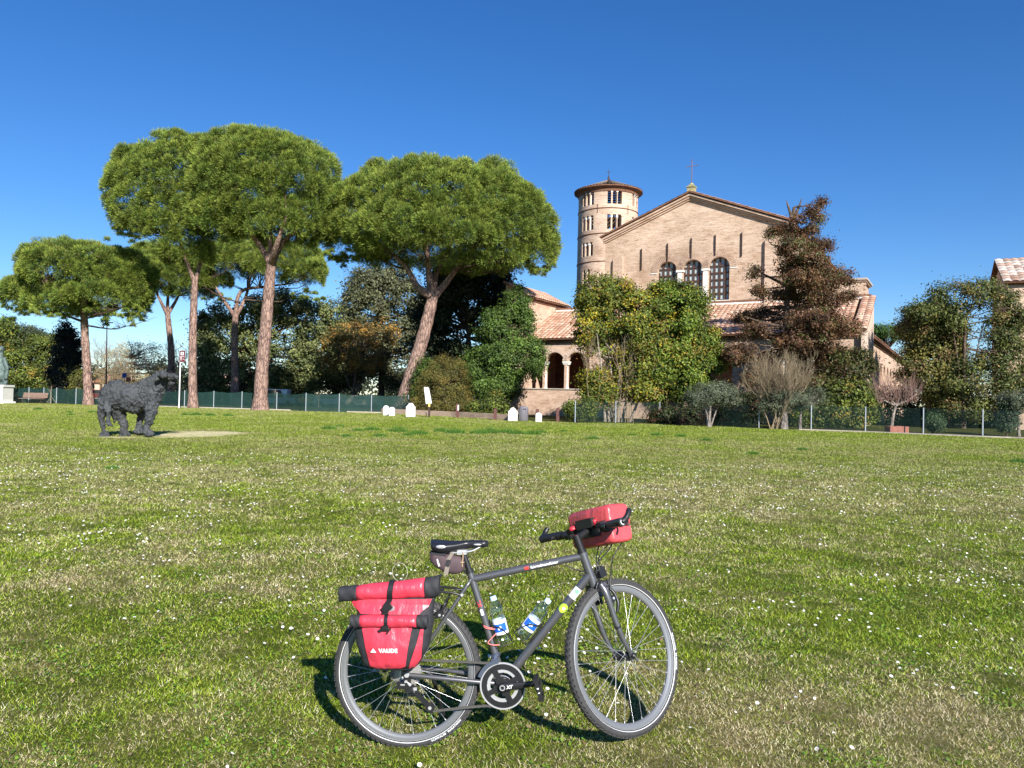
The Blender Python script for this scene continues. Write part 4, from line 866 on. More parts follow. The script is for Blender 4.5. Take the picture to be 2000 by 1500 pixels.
# aisles
mb = MB()
bays = [arch(7.8+i*4.0-.0, 7.8+i*4.0+2.9, .8, 5.7) for i in range(12)]
mb.wall([(6.9, 0), (56, 0), (56, 7.4), (6.9, 7.4)], bays, L(24.3), D2, UZ, D1, .38)
mb.build('aisle_wall', M['brick_pink'], bas)
mb = MB(); wins = [arch(8.5+i*4.0, 8.5+i*4.0+1.5, 2.9, 5.0) for i in range(12)]
mb.wall([(6.9, 0), (56, 0), (56, 7.38), (6.9, 7.38)], wins, L(23.9), D2, UZ, D1, .3); mb.build('inner_wall', M['plaster'], bas)
mb = MB(); lbox(mb, 23.2, 23.5, 7, 56, 2.5, 5.5); mb.build('aisle_glazing', M['pale_glass'], bas)
mb = MB()
for z_, o_ in ((7.05, .12), (7.2, .24), (7.33, .36)): lbox(mb, 24.3, 24.3+o_, 6.3, 56.2, z_, z_+.08)
mb.build('aisle_cornice', M['brick_dark'], bas)
ev3 = -D1*6.7+UZ*3.0; h3 = np.linalg.norm(ev3); tile_roof('aisle_roof', L(24.8, 10.2, 7.43), D2, ev3/h3, 46, h3, bas, .5, .6)
tile_roof('aisle_roof', L(24.8, 6.3, 7.43), D2, (-D1+UZ*.447)/np.linalg.norm(-D1+UZ*.447), 3.9, .55, bas, .5, .6)
mb = MB(); lbox(mb, -5.4, 1.2, 8.5, 56, 0, 7.4); mb.wall([(-5.4, 7.4), (1.2, 7.4), (1.2, 10.4)], [], L(0, 8.5), D1, UZ, -D2, 47); mb.build('left_aisle', M['brick_pink'], bas)

# round tower
TC = at(1184, 600, 91.0); TC[2] = 0; TR = 3.50
tow = thing('bell_tower', 'round brick bell tower with tiers of triple arched openings and a shallow conical tiled roof', 'tower', TC)
k_ = FPX/91.0
def tz(y): return CAM_H+(779.9-y)/k_
NTH, DZ = 260, .10; zt = tz(383)+.2; nz = int(zt/DZ)
th = (np.arange(NTH)+.5)*2*math.pi/NTH; zc = (np.arange(nz)+.5)*DZ
vd = math.atan2(TC[0], TC[1]); frontang = math.atan2(-TC[1], -TC[0])
bay_ang = [frontang+R(a_) for a_ in (12, -42, 66, 120, 174, -96, -150)]
open_ = np.zeros((nz, NTH), bool); tiers = [(tz(410), tz(382)), (tz(459), tz(430)), (tz(508), tz(481)), (tz(560), tz(533)), (tz(612), tz(588))]
colpos = []
for ti, (z0, z1) in enumerate(tiers):
    for ba in bay_ang:
        nw = 3 if ti < 3 else 2
        for q in range(nw):
            ca_ = ba+(q-(nw-1)/2)*.62/TR*1.0; hw = .24
            da = np.abs((th-ca_+math.pi) % (2*math.pi)-math.pi)*TR
            for iz, z in enumerate(zc):
                if z0 < z < z1-hw: open_[iz] |= da < hw
                elif z1-hw <= z < z1: open_[iz] |= da < math.sqrt(max(0, hw*hw-(z-z1+hw)**2))
            if q < nw-1: colpos.append((ca_+.31/TR, z0, z1-hw))
ang = np.arange(NTH)*2*math.pi/NTH; mb = MB()
def rad_at(z): return TR*(1.045-.045*min(1, z/zt))
grid = []
for r_off in (0, -.5):
    for iz in range(nz+1):
        z = iz*DZ; rr = rad_at(z)+r_off
        grid += [(TC[0]+rr*math.cos(a), TC[1]+rr*math.sin(a), z) for a in ang]
base2 = (nz+1)*NTH; fs = []
for iz in range(nz):
    for k in range(NTH):
        k2 = (k+1) % NTH; a, b, c, d = iz*NTH+k, iz*NTH+k2, (iz+1)*NTH+k2, (iz+1)*NTH+k
        if not open_[iz, k]:
            fs.append((a, b, c, d)); fs.append((base2+a, base2+d, base2+c, base2+b))
        else:
            if not open_[iz, k-1]: fs.append((a, d, base2+d, base2+a))
            if not open_[iz, k2]: fs.append((b, base2+b, base2+c, c))
            if iz > 0 and not open_[iz-1, k]: fs.append((a, base2+a, base2+b, b))
            if iz < nz-1 and not open_[iz+1, k]: fs.append((d, c, base2+c, base2+d))
mb.add(grid, fs); mb.build('wall', M['brick'], tow)
for (ca_, z0, z1) in colpos:
    d = np.array([math.cos(ca_), math.sin(ca_), 0])
    if (d@np.array([-TC[0], -TC[1], 0])) < 0: continue
    mb = MB(); p = np.array([TC[0], TC[1], 0])+d*(rad_at(z0)-.22); mb.tube([p+UZ*z0, p+UZ*(z1-.12)], .075, 8); mb.box(p+UZ*(z1-.05), d*.24, np.cross(d, UZ)*.11, UZ*.10); mb.build('colonnette', M['white_stone'], tow)
mb = MB()
for z in (tz(419), tz(467), tz(520)): mb.ring((TC[0], TC[1], 0), UZ, rad_at(z)-.02, rad_at(z)+.06, z, z+.10, 96, True)
mb.build('string_course', M['brick_dark'], tow)
mb = MB(); zr = tz(378); RR = TR*1.155
mb.lathe((TC[0], TC[1], 0), UZ, [(TR*.9, zr-.55), (TR+.08, zr-.50), (TR+.12, zr-.25), (RR-.1, zr-.02), (RR, zr), (RR, zr+.12)], 96, False); mb.build('eave', M['brick_dark'], tow)
V = []; Cc = []; nseg = 64; apex = tz(352)
for j in range(9):
    r0, r1 = RR*(1-j/9)+.02, RR*(1-(j+1)/9); z0, z1 = zr+.14+(apex-zr)*j/9, zr+.10+(apex-zr)*(j+1)/9
    for i in range(nseg):
        for h in range(2):
            a0, a1 = 2*math.pi*(i+h*.5)/nseg, 2*math.pi*(i+h*.5+.5)/nseg; e0, e1 = (.06, .0) if h else (0, .06)
            V += [(TC[0]+r0*math.cos(a0), TC[1]+r0*math.sin(a0), z0+e0), (TC[0]+r0*math.cos(a1), TC[1]+r0*math.sin(a1), z0+e1), (TC[0]+r1*math.cos(a1), TC[1]+r1*math.sin(a1), z1+e1), (TC[0]+r1*math.cos(a0), TC[1]+r1*math.sin(a0), z1+e0)]
            Cc.append(np.array([.34, .27, .22])*rng.uniform(.65, 1.15))
fast_mesh('roof', np.array(V), 4, np.array(Cc), M['tile'], tow)
mb = MB(); mb.lathe((TC[0], TC[1], apex-.2), UZ, [(.3, 0), (.22, .3), (.1, .55), (.09, .8)], 10); mb.tube([(TC[0], TC[1], apex), (TC[0], TC[1], tz(330))], .035, 6); mb.tube([(TC[0]-.24, TC[1], tz(333.5)), (TC[0]+.24, TC[1], tz(333.5))], .03, 6); mb.build('cross', M['iron'], tow)
for a_ in (-20, 40):
    aa = frontang+R(a_); d = np.array([math.cos(aa), math.sin(aa), 0]); p = np.array([TC[0], TC[1], 0])+d*(TR+.05); mb = MB(); mb.tube([p+UZ*(tz(419)-.5), p+UZ*(tz(419)+.5)], .035, 5); mb.build('anchor_bar', M['iron'], tow)

# building at the right edge
a3 = R(25); E1 = np.array([math.cos(a3), -math.sin(a3), 0]); E2 = np.array([math.sin(a3), math.cos(a3), 0]); RB = at(1966, 845, 57.0); RB[2] = 0
rb = thing('brick_house', 'tall pale brick house with curved roof tiles cut by the right edge of the photo', 'house', RB)
def Q(s, t, z=0): return RB+E1*s+E2*t+UZ*z
hE = at(1966, 552, 57.0)[2]; mb = MB()
mb.wall([(0, 0), (9, 0), (9, hE), (0, hE)], [arch(1.0, 2.0, hE-3.6, hE-1.5), [(.9, hE-8), (2.1, hE-8), (2.1, hE-5.6), (.9, hE-5.6)]], Q(0, 0), E1, UZ, -E2, .5)
mb.wall([(.5, 0), (8, 0), (8, hE), (4.2, hE+2.2), (.5, hE+.25)], [], Q(0.002, 0), E2, UZ, -E1, .5)
mb.build('wall', M['brick'], rb)
mb = MB(); mb.box(Q(1.5, .35, hE-4.5), E1*1.2, E2*.03, UZ*3.9); mb.build('window', M['dark_wood'], rb)
mb = MB(); mb.box(Q(.05, .25, hE-5), E1*.02, E2*.02, UZ*.1); mb.box(Q(3, -.03, hE-.12), E1*3.2, E2*.1, UZ*.07); mb.build('eave_course', M['brick_dark'], rb)
evr = E2*4.7+UZ*2.45; hr = np.linalg.norm(evr)
tile_roof('roof', Q(-.35, -.45, hE+.02), E1, evr/hr, 9.4, hr, rb, .5, .55, ((.50, .34, .26), (.62, .50, .42), (.40, .26, .20), (.66, .58, .50)))
evr2 = -E2*4.7+UZ*2.45; tile_roof('roof', Q(-.35, 8.95, hE+.02), E1, evr2/hr, 9.4, hr, rb, .5, .55)
mb = MB(); mb.box(Q(.4, -.12, hE-2.3), E1*.16, E2*.12, UZ*.09); mb.box(Q(.62, -.05, hE-2.28), E1*.1, E2*.03, UZ*.03); mb.build('cctv_box', M['white_paint'], rb)  # white CCTV box fixed to the house wall
# low far houses
for (x0, x1, yr, ye, yb, Yh, lb, wm, cR) in [(184, 232, 738, 747, 776, 120, 'small red-roofed house far behind the leftmost pine trunk', 'plaster', ((.42, .16, .11), (.5, .22, .16))), (383, 432, 736, 744, 772, 125, 'low pale house far behind the brown road sign', 'plaster', ((.5, .3, .24), (.6, .42, .36)))]:
    b0, b1 = at(x0, yb, Yh), at(x1, yb, Yh); b0[2] = b1[2] = 0; he = at(x0, ye, Yh)[2]; hr_ = at(x0, yr, Yh)[2]+.6; cN = (b0+b1)/2; W = np.linalg.norm(b1-b0)
    hs = thing('far_house', lb, 'house', cN); mb = MB(); X = np.array([1., 0, 0]); Yv = np.array([0, 1., 0])
    mb.wall([(-W/2, 0), (W/2, 0), (W/2, he), (-W/2, he)], [[(-W*.3, 1), (-W*.18, 1), (-W*.18, 2.3), (-W*.3, 2.3)], [(W*.1, 1), (W*.22, 1), (W*.22, 2.3), (W*.1, 2.3)]], cN, X, UZ, -Yv, .4)
    mb.box(cN+Yv*6.5+UZ*he/2, X*W/2, Yv*.2, UZ*he/2); mb.box(cN-X*(W/2-.2)+Yv*3.4+UZ*he/2, X*.2, Yv*2.9, UZ*he/2); mb.box(cN+X*(W/2-.2)+Yv*3.4+UZ*he/2, X*.2, Yv*2.9, UZ*he/2); mb.build('wall', M[wm], hs)
    mb = MB()
    for f_ in (-.24, .16): mb.box(cN+X*W*f_+Yv*.3+UZ*1.65, X*W*.06, Yv*.04, UZ*.66)
    mb.build('window', M['dark_wood'], hs)
    e_ = Yv*3.6+UZ*(hr_-he); tile_roof('roof', cN-X*(W/2+.3)-Yv*.3+UZ*he, X, e_/np.linalg.norm(e_), W+.6, np.linalg.norm(e_), hs, .9, 1.0, cR)
    e_ = -Yv*3.6+UZ*(hr_-he); tile_roof('roof', cN-X*(W/2+.3)+Yv*6.9+UZ*he, X, e_/np.linalg.norm(e_), W+.6, np.linalg.norm(e_), hs, .9, 1.0, cR)

# ------------------------------------------------------------------ fences
def fence(label, P, heights, net, sag, post_r=.045, extra=None):
    root = thing('fence', label, 'fence', P[0])
    for p, h in zip(P, heights):
        mb = MB(); mb.tube([p-UZ*.1, p+UZ*h], post_r, 8); mb.build('post', M['galv'], root)
    V = []; F_ = []; mb = MB(); n = 10
    for (a_, ha), (b_, hb) in zip(zip(P[:-1], heights[:-1]), zip(P[1:], heights[1:])):
        row = []
        for i in range(n+1):
            t_ = i/n; q = a_*(1-t_)+b_*t_; h = ha*(1-t_)+hb*t_-.04-sag*math.sin(math.pi*t_)*random.uniform(.7, 1.2); q = q+np.array([0, .05+.04*math.sin(i*2.1), 0]); row.append((q+UZ*.01, q+UZ*h))
        vs = [v for r in row for v in r]; mb.add(vs, [(2*i, 2*i+2, 2*i+3, 2*i+1) for i in range(n)], True)
        if not sag:
            mb2 = MB()
    mb.build('netting', net, root); return root
LP = [(2, 785), (23, 786), (56, 787), (85, 788), (110, 788.5), (148, 790), (230, 792), (306, 794), (360, 796.5), (417, 798), (472, 799.5), (540, 801.5), (597, 804), (662, 805.5), (725, 806.5), (797, 808)]
P = [gnd(x, y-.6) for x, y in LP]
fence('long green netting fence on thin steel posts behind the umbrella pines', P, [1.62]*len(P), M['net'], .12)
RP = [(1123, 825), (1202, 826), (1288, 827), (1381, 832), (1482, 836), (1584, 840), (1690, 843.5), (1803, 848), (1919, 853), (2040, 858)]
P = [gnd(x, y) for x, y in RP]
fence('see-through green wire mesh fence on galvanised posts in front of the church garden', P, [1.46, 1.5, 1.5, 1.55, 1.5, 1.5, 1.5, 1.5, 1.5, 1.5], M['wire_net'], 0.0, .04)
# staked saplings in front of the left fence
for sx, sy, hh, lb in ((99, 788, 1.7, 'young staked sapling on three splayed poles right of the bench'), (536, 800.5, 1.9, 'young staked sapling right of the thick pine trunk'), (622, 803, 1.4, 'short staked sapling between the thick and the leaning pine trunks')):
    g = gnd(sx, sy); r_ = thing('staked_sapling', lb, 'sapling', g); mb = MB(); mb.tube([g-UZ*.1, g+UZ*hh*.6, g+UZ*hh+np.array([.03, 0, 0])], [.04, .035, .02], 7); mb.build('stem', M['pale_bark'], r_)
    for a_ in (.3, 2.4, 4.5):
        mb = MB(); mb.tube([g+np.array([math.cos(a_)*.55, math.sin(a_)*.55, 0]), g+UZ*hh*.42], .022, 5); mb.build('stake', M['olive_bark'], r_)
    mb = MB()
    for _ in range(16): q = g+UZ*random.uniform(hh*.55, hh); mb.tube([q, q+np.array([random.uniform(-.35, .35), random.uniform(-.3, .3), random.uniform(.1, .5)])], [.01, .004], 3)
    mb.build('twigs', M['twig'], r_)
# bench
g = gnd(66, 787.2); bn = thing('park_bench', 'old slatted park bench in front of the left fence', 'bench', g); u_ = mpp(g[1]); W = 2.5
mb = MB()
for i in range(3): mb.box(g+np.array([-.15, -.35+i*.16, .45]), (W/2+.1, 0, 0), (0, .06, 0), (0, 0, .022))
mb.build('seat', M['bench_wood'], bn); mb = MB()
for i in range(4): mb.box(g+np.array([.05, .12+i*.045, .60+i*.13]), (W/2, 0, 0), (0, .02, 0), (0, 0, .05))
mb.build('backrest', M['bench_wood'], bn)
for s_ in (-.85, .9):
    mb = MB(); mb.tube([g+np.array([s_-.05, -.42, 0]), g+np.array([s_, -.2, .42]), g+np.array([s_, .1, .44]), g+np.array([s_, .28, 1.05])], .035, 6); mb.tube([g+np.array([s_, .3, 0]), g+np.array([s_, 0, .43])], .035, 6); mb.build('leg', M['iron'], bn)
# pole lamp, signs
g = at(207, 776, 95); g[2] = 0; lp = thing('lamp_pole', 'thin dark lamp pole rising behind the bull statue under the leftmost pine', 'lamp post', g); mb = MB(); mb.tube([g, at(209, 630, 95)], [.10, .06], 8); mb.build('pole', M['iron'], lp); tp_ = at(209, 630, 95); mb = MB(); mb.box(tp_+np.array([.3, 0, 0]), (.4, 0, 0), (0, .12, 0), (0, 0, .06)); mb.build('lamp_head', M['iron'], lp)
g = at(243, 776, 92); g[2] = 0; rs = thing('road_sign', 'small blue and red road signs on a post above the back of the bull statue', 'sign', g); mb = MB(); mb.tube([g, at(243, 729, 92)], .04, 6); mb.build('pole', M['galv'], rs)
def panel(c, w, h, th, mat, name, parent, nrm=(0, -1, 0)):
    n_ = np.array(nrm, float); n_ /= np.linalg.norm(n_); x_ = np.cross(UZ, -n_) if abs(n_[2]) < .9 else np.array([1., 0, 0]); x_ = np.cross(n_, UZ)*-1; x_ /= np.linalg.norm(x_); z_ = np.cross(x_, -n_)*1.0; z_ = z_ if z_[2] > 0 else -z_
    mb = MB(); mb.box(c, x_*w/2, n_*th/2, z_*h/2); return mb.build(name, mat, parent)
panel(at(243, 733, 91.9), .5, .55, .04, simple('road_blue', (.03, .08, .35), .5), 'blue_plate', rs); panel(at(251, 741, 91.9), .55, .5, .04, simple('road_red', (.45, .10, .07), .5), 'red_plate', rs)
g = gnd(349.5, 797); si = thing('direction_sign', 'brown tourist direction sign on a white post just left of a pine trunk', 'sign', g); Ys = g[1]
mb = MB(); mb.tube([g-UZ*.1, at(353, 684, Ys)], .055, 10); mb.build('post', M['white_paint'], si)
c = at(356, 696, Ys-.07); pl = panel(c, .50, 1.02, .03, M['maroon'], 'sign_plate', si)
panel(c+np.array([0, -.022, .26]), .27, .25, .01, M['white_paint'], 'pictogram', pl); mb = MB(); q = c+np.array([0, -.03, .26]); mb.box(q+UZ*-.02, (.07, 0, 0), (0, .002, 0), (0, 0, .05)); mb.box(q+np.array([.035, 0, .04]), (.02, 0, 0), (0, .002, 0), (0, 0, .05)); mb.build('emblem', M['maroon'], pl)
mb = MB(); q = c+np.array([0, -.02, 0])
for j in range(5): mb.box(q+np.array([-.13+.065*j, 0, .02]), (.024, 0, 0), (0, .002, 0), (0, 0, .022))
mb.box(q+np.array([0, 0, -.05]), (.24, 0, 0), (0, .002, 0), (0, 0, .008)); mb.box(q+np.array([-.1, 0, -.27]), (.022, 0, 0), (0, .002, 0), (0, 0, .10)); mb.wall([(-.17, -.17), (-.03, -.17), (-.1, -.06)], [], q, (1, 0, 0), UZ, (0, -1, 0), .004)
for j in range(4): mb.box(q+np.array([.03+.05*j, 0, -.25]), (.018, 0, 0), (0, .002, 0), (0, 0, .02))
mb.build('lettering', M['white_paint'], pl)
# information panel
g = gnd(838, 815); ip = thing('information_panel', 'white tilted information panel on a dark post in front of the thuja shrub', 'sign', g); Yi = g[1]
mb = MB(); mb.box(g+UZ*.45, (.07, 0, 0), (0, .06, 0), (0, 0, .5)); mb.box(g+np.array([-.22, .1, .15]), (.03, 0, 0), (0, .03, 0), (0, 0, .2)); mb.build('post', M['iron'], ip)
mb = MB(); mb.box(g+np.array([-.0, -.065, .93]), (.075, 0, 0), (0, .004, 0), (0, 0, .15)); mb.build('yellow_plate', simple('yellow_plate', (.65, .48, .12), .6), ip)
c0, c1, c2, c3 = [at(x, y, Yi) for x, y in ((828, 756), (837, 757), (843, 788), (832, 789))]; mb = MB(); mb.add([c0, c1, c2, c3]+[q+np.array([.02, .06, 0]) for q in (c0, c1, c2, c3)], [(0, 1, 2, 3), (7, 6, 5, 4), (0, 4, 5, 1), (1, 5, 6, 2), (2, 6, 7, 3), (3, 7, 4, 0)]); mb.build('panel', M['white_paint'], ip, recalc=True)
# bollards
for bx, by, hh, lb in ((893, 816, 1.0, 'short rusty bollard with a white strip standing right of the thuja shrub'), (967, 820, .75, 'rusty bollard in the wall line left of the grey litter bin'), (1049, 822, .8, 'short rusty bollard directly behind the smallest white marker stone'), (1089, 823, .9, 'rusty bollard alone in front of the portico wall')):
    g = gnd(bx, by); bo = thing('bollard', lb, 'bollard', g); mb = MB(); mb.box(g+UZ*hh/2, (.11, 0, 0), (0, .11, 0), (0, 0, hh/2)); mb.box(g+UZ*(hh+.015), (.09, 0, 0), (0, .09, 0), (0, 0, .015)); mb.build('post', M['rust'], bo)
    if bx == 893: mb = MB(); mb.box(g+np.array([.07, -.112, hh-.25]), (.045, 0, 0), (0, .004, 0), (0, 0, .2)); mb.build('white_strip', M['white_paint'], bo)
# white marker stones
def stone(px, py, wpx, hpx, kind, lb):
    g = gnd(px, py); u = mpp(g[1]); w_, h_ = wpx*u/2, hpx*u; n = 14
    if kind == 'hump': pr = [(-w_, -.05), (w_, -.05), (w_, h_*.72), (w_*.75, h_*.78), (w_*.55, h_*.9)]+[(w_*.5*math.cos(math.pi*i/n), h_*.88+h_*.12*math.sin(math.pi*i/n)) for i in range(n+1)]+[(-w_*.55, h_*.9), (-w_*.75, h_*.78), (-w_, h_*.72)]
    else: pr = [(-w_, -.05), (w_, -.05)]+[(w_*math.cos(math.pi*i/n), h_*.72+h_*.28*math.sin(math.pi*i/n)*(1-.08*math.cos(math.pi*i/n))) for i in range(n+1)]
    mb = MB(); mb.wall(pr, [], g+np.array([0, -.1, 0]), (1, 0, 0), UZ, (0, -1, 0), .22)
    o = mb.build('marker_stone', M['white_stone'], org=g, recalc=True); md = o.modifiers.new('bevel', 'BEVEL'); md.width = .03; md.segments = 2; md.limit_method = 'ANGLE'
    tag(o, lb, 'marker stone')
stone(754, 811, 11, 19, 'round', 'leftmost rounded white marker stone at the foot of the leaning pine'); stone(765.5, 812, 11, 17, 'round', 'smaller white marker stone joined to the leftmost one under the leaning pine')
stone(802, 814, 18, 27, 'hump', 'white marker stone with a shouldered top between the leaning pine and the information panel'); stone(1001.5, 822, 18, 26, 'hump', 'shouldered white marker stone just left of the grey litter bin'); stone(1052, 824, 12, 18, 'round', 'smallest rounded white marker stone right of the grey litter bin')
# litter bin
g = gnd(1022, 822); u = mpp(g[1]); lb_ = thing('litter_bin', 'dark grey plastic litter bin with a domed top beside the white marker stones', 'litter bin', g); mb = MB()
mb.lathe(g, UZ, [(.30, 0), (.33, .05), (.34, .75), (.33, .86), (.26, .97), (.12, 1.01), (.001, 1.02)], 24); mb.build('body', M['grey_plastic'], lb_)
mb = MB(); mb.box(g+np.array([.06, -.315, .82]), (.11, 0, 0), (0, .03, .006), (0, -.006, .035)); mb.build('slot', M['black'], lb_)
mb = MB()
for a_ in (-.5, .25): mb.box(g+np.array([a_*.5, -.335, .42]), (.012, 0, 0), (0, .012, 0), (0, 0, .36))
mb.build('rib', M['grey_plastic'], lb_)
# planter
g = at(1752, 839, 45.0); g[2] = 0; pt = thing('brick_planter', 'low terracotta-coloured brick planter box behind the right fence', 'planter', g); u = mpp(g[1]); w_ = 18*u; mb = MB()
mb.box(g+np.array([0, -.25, .19]), (w_, 0, 0), (0, .05, 0), (0, 0, .19)); mb.box(g+np.array([0, .35, .19]), (w_, 0, 0), (0, .05, 0), (0, 0, .19)); mb.box(g+np.array([-w_+.05, .05, .19]), (.05, 0, 0), (0, .25, 0), (0, 0, .187)); mb.box(g+np.array([w_-.05, .05, .19]), (.05, 0, 0), (0, .25, 0), (0, 0, .187)); mb.build('box', M['terracotta'], pt)
mb = MB(); mb.box(g+np.array([0, .05, .15]), (w_-.1, 0, 0), (0, .25, 0), (0, 0, .15)); mb.build('soil', M['bark'], pt)
# parked cars far behind the left fence
def car(px, py, Yc_, col, lb, van=False):
    g = at(px, py, Yc_); g[2] = 0; r_ = thing('parked_car', lb, 'van' if van else 'car', g, None); Lc = 2.2; H1 = .95; H2 = 2.0 if van else 1.45
    prof = [(-Lc, .3), (Lc, .3), (Lc, .8), (Lc*.93, H1), (Lc*.5, H1+.06), (Lc*.22 if not van else Lc*.6, H2), (-Lc*.6 if not van else -Lc, H2), (-Lc*.95 if not van else -Lc, H1)]
    mb = MB(); mb.wall(prof, [], g-np.array([0, .85, 0]), (1, 0, 0), UZ, (0, -1, 0), 1.7); o = mb.build('body', col, r_, recalc=True); md = o.modifiers.new('bevel', 'BEVEL'); md.width = .07; md.segments = 2
    mb = MB(); mb.wall([(-Lc*.55, H1+.02), (Lc*.38, H1+.02), (Lc*.2, H2-.1), (-Lc*.5, H2-.1)], [], g-np.array([0, .862, 0]), (1, 0, 0), UZ, (0, -1, 0), .01); mb.build('side_window', M['black'], r_)
    for s_ in (-1, 1):
        for t_ in (-.87, .87): mb = MB(); mb.disc(g+np.array([s_*Lc*.62, t_, .32]), (0, 1, 0), .32, -.1, .1, 20); mb.build('wheel', M['rubber'], r_)
car(545, 776, 95, M['white_paint'], 'white van parked far behind the fence right of the thick pine trunk', True); car(648, 778, 96, simple('car_silver', (.5, .5, .52), .35, .3), 'silver car parked far behind the fence under the evergreen oaks'); car(712, 778, 93, simple('car_cream', (.6, .5, .36), .4), 'cream car parked far behind the fence left of the leaning pine'); car(192, 776, 110, simple('car_red', (.35, .04, .04), .35), 'red car parked far behind, between the leftmost pine trunk and the bull statue')

# ------------------------------------------------------------------ sculptures (joined volumes, remeshed into one skin)
def sculpt(name, balls, voxel, disp, mat, parent=None, org=None, seed=0, smooth=True, fine=0.0):
    mb = MB()
    for b_ in balls:
        if len(b_) == 3 and hasattr(b_[0], '__len__') and hasattr(b_[1], '__len__'):          # capsule (p,q,(r0,r1))
            p, q, rr = np.array(b_[0], float), np.array(b_[1], float), b_[2]
            for i in range(9): t_ = i/8; mb.ball(p*(1-t_)+q*t_, rr[0]*(1-t_)+rr[1]*t_, 14, 9)
        else: mb.ball(b_[0], b_[1], 18, 12, b_[2])
    og = ORG[parent.name] if parent is not None else np.array(org, float)
    me = bpy.data.meshes.new(name+'_tmp'); me.from_pydata((np.array(mb.v)-og).tolist(), [], mb.f); o = bpy.data.objects.new('tmp', me); COL.objects.link(o)
    md = o.modifiers.new('r', 'REMESH'); md.mode = 'VOXEL'; md.voxel_size = voxel
    sm = o.modifiers.new('s', 'SMOOTH'); sm.iterations = 3; sm.factor = .5
    me2 = bpy.data.meshes.new_from_object(o.evaluated_get(bpy.context.evaluated_depsgraph_get())); bpy.data.objects.remove(o)
    n = len(me2.vertices); co = np.empty(n*3); me2.vertices.foreach_get('co', co); co = co.reshape(-1, 3); nn = np.empty(n*3); me2.vertices.foreach_get('normal', nn); nn = nn.reshape(-1, 3)
    f = (fbm(co[:, 0]*3+co[:, 1]*2+seed, co[:, 2]*3.4-co[:, 1]*1.7, seed, 4)-.5)*2+(np.abs(fbm(co[:, 0]*7+seed, co[:, 2]*5+co[:, 1]*6, seed+9, 3)-.5))*2.2-.5
    co = co+nn*(f*disp)[:, None]
    if fine: co = co+nn*((fbm(co[:, 0]*22+co[:, 1]*9, co[:, 2]*19, seed+5, 2)-.5)*fine)[:, None]
    me2.vertices.foreach_set('co', co.ravel()); me2.polygons.foreach_set('use_smooth', np.full(len(me2.polygons), smooth)); me2.update(); me2.materials.clear()
    return link_mesh(name, me2, mat, parent, None if parent is not None else og)
Yo = OX[1]; u = mpp(Yo)
def ox(x, y, dy=0): return at(x, y, Yo+dy)
def rr(*a_): return tuple(q*u for q in a_)
balls = [(ox(228, 772), 29*u, (1.15, .85, 1.0)), (ox(258, 777), 30*u, (1.15, .85, 1.0)), (ox(288, 773), 26*u, (.95, .85, 1.12)), (ox(212, 786), 21*u, (1, .85, 1.3)),
         (ox(285, 757), ox(312, 745), rr(19, 16)), (ox(296, 775), ox(308, 752), rr(19, 16)), (ox(258, 798), 14*u, (1.6, .9, .7)), (ox(306, 778), ox(318, 760), rr(11, 7)),
         (ox(318, 737), 14.5*u, (1.05, .95, .95)), (ox(328, 735, -.05), ox(341, 736, -.05), rr(9, 7)), (ox(318, 731, -.45), 9*u, (1, 1, 1)), (ox(326, 749, .05), ox(338, 749, .05), rr(5, 4)), (ox(310, 730, -.3), ox(307, 740, -.42), rr(6, 5)),
         (ox(204, 785, -.28), ox(199, 815, -.30), rr(14, 8.5)), (ox(199, 815, -.30), ox(202, 843, -.32), rr(8, 6.5)), (ox(203, 846, -.32), ox(197, 853, -.45), rr(8, 6)), (ox(206, 846, -.35), ox(210, 853, -.4), rr(7, 6)),
         (ox(234, 800, .15), ox(239, 822, .12), rr(13, 8)), (ox(239, 822, .12), ox(244, 843, .10), rr(9, 7)), (ox(242, 845, .1), ox(253, 850, .0), rr(8, 6)), (ox(238, 851, .05), ox(246, 852, 0), rr(6, 6)),
         (ox(298, 790, -.25), ox(292, 818, -.28), rr(13, 8)), (ox(292, 818, -.28), ox(286, 840, -.3), rr(8, 6.5)), (ox(287, 841, -.3), ox(296, 847, -.4), rr(8, 5.5)), (ox(282, 845, -.35), ox(292, 848, -.4), rr(6, 5)),
         (ox(280, 805, .45), ox(272, 822, .5), rr(10, 6.5)), (ox(272, 822, .5), ox(271, 840, .5), rr(8, 7)), (ox(265, 842, .45), ox(276, 844, .35), rr(6, 5)),
         (ox(203, 768, -.3), ox(211, 800, -.52), rr(7, 6)), (ox(211, 800, -.52), ox(211, 828, -.55), rr(5, 4.5)), (ox(211, 828, -.55), ox(218, 832, -.55), rr(4.5, 3.5)), (ox(224, 814, .1), ox(225, 822, .1), rr(6, 3.5))]
og_ = gnd(252, 853)
tag(sculpt('bull_statue', balls, .026, .072, M['bronze'], org=og_, seed=3, fine=.075), 'rough dark bronze statue of a standing bull on the lawn at left', 'statue')
# robed figure on a pedestal at the left edge
Yp = 74.0; up_ = mpp(Yp)
def fp(x, y, dy=0): return at(x, y, Yp+dy)
bf = gnd(0, 787); bf[1] = Yp; bf[0] = at(0, 787, Yp)[0]; bf[2] = 0
ped = thing('pedestal', 'white stone pedestal cut by the left edge of the photo', 'pedestal', bf); W = 17*up_; zt_ = fp(0, 752)[2]; mb = MB()
mb.box(bf+UZ*(zt_/2), (W-.08, 0, 0), (0, W-.08, 0), (0, 0, zt_/2-.1)); mb.build('block', M['white_stone'], ped)
mb = MB(); mb.box(bf+UZ*(zt_-.08), (W, 0, 0), (0, W, 0), (0, 0, .10)); mb.build('cap', M['white_stone'], ped); mb = MB(); mb.box(bf+UZ*.08, (W+.12, 0, 0), (0, W+.12, 0), (0, 0, .12), .93); mb.build('base', M['white_stone'], ped)
mb = MB()
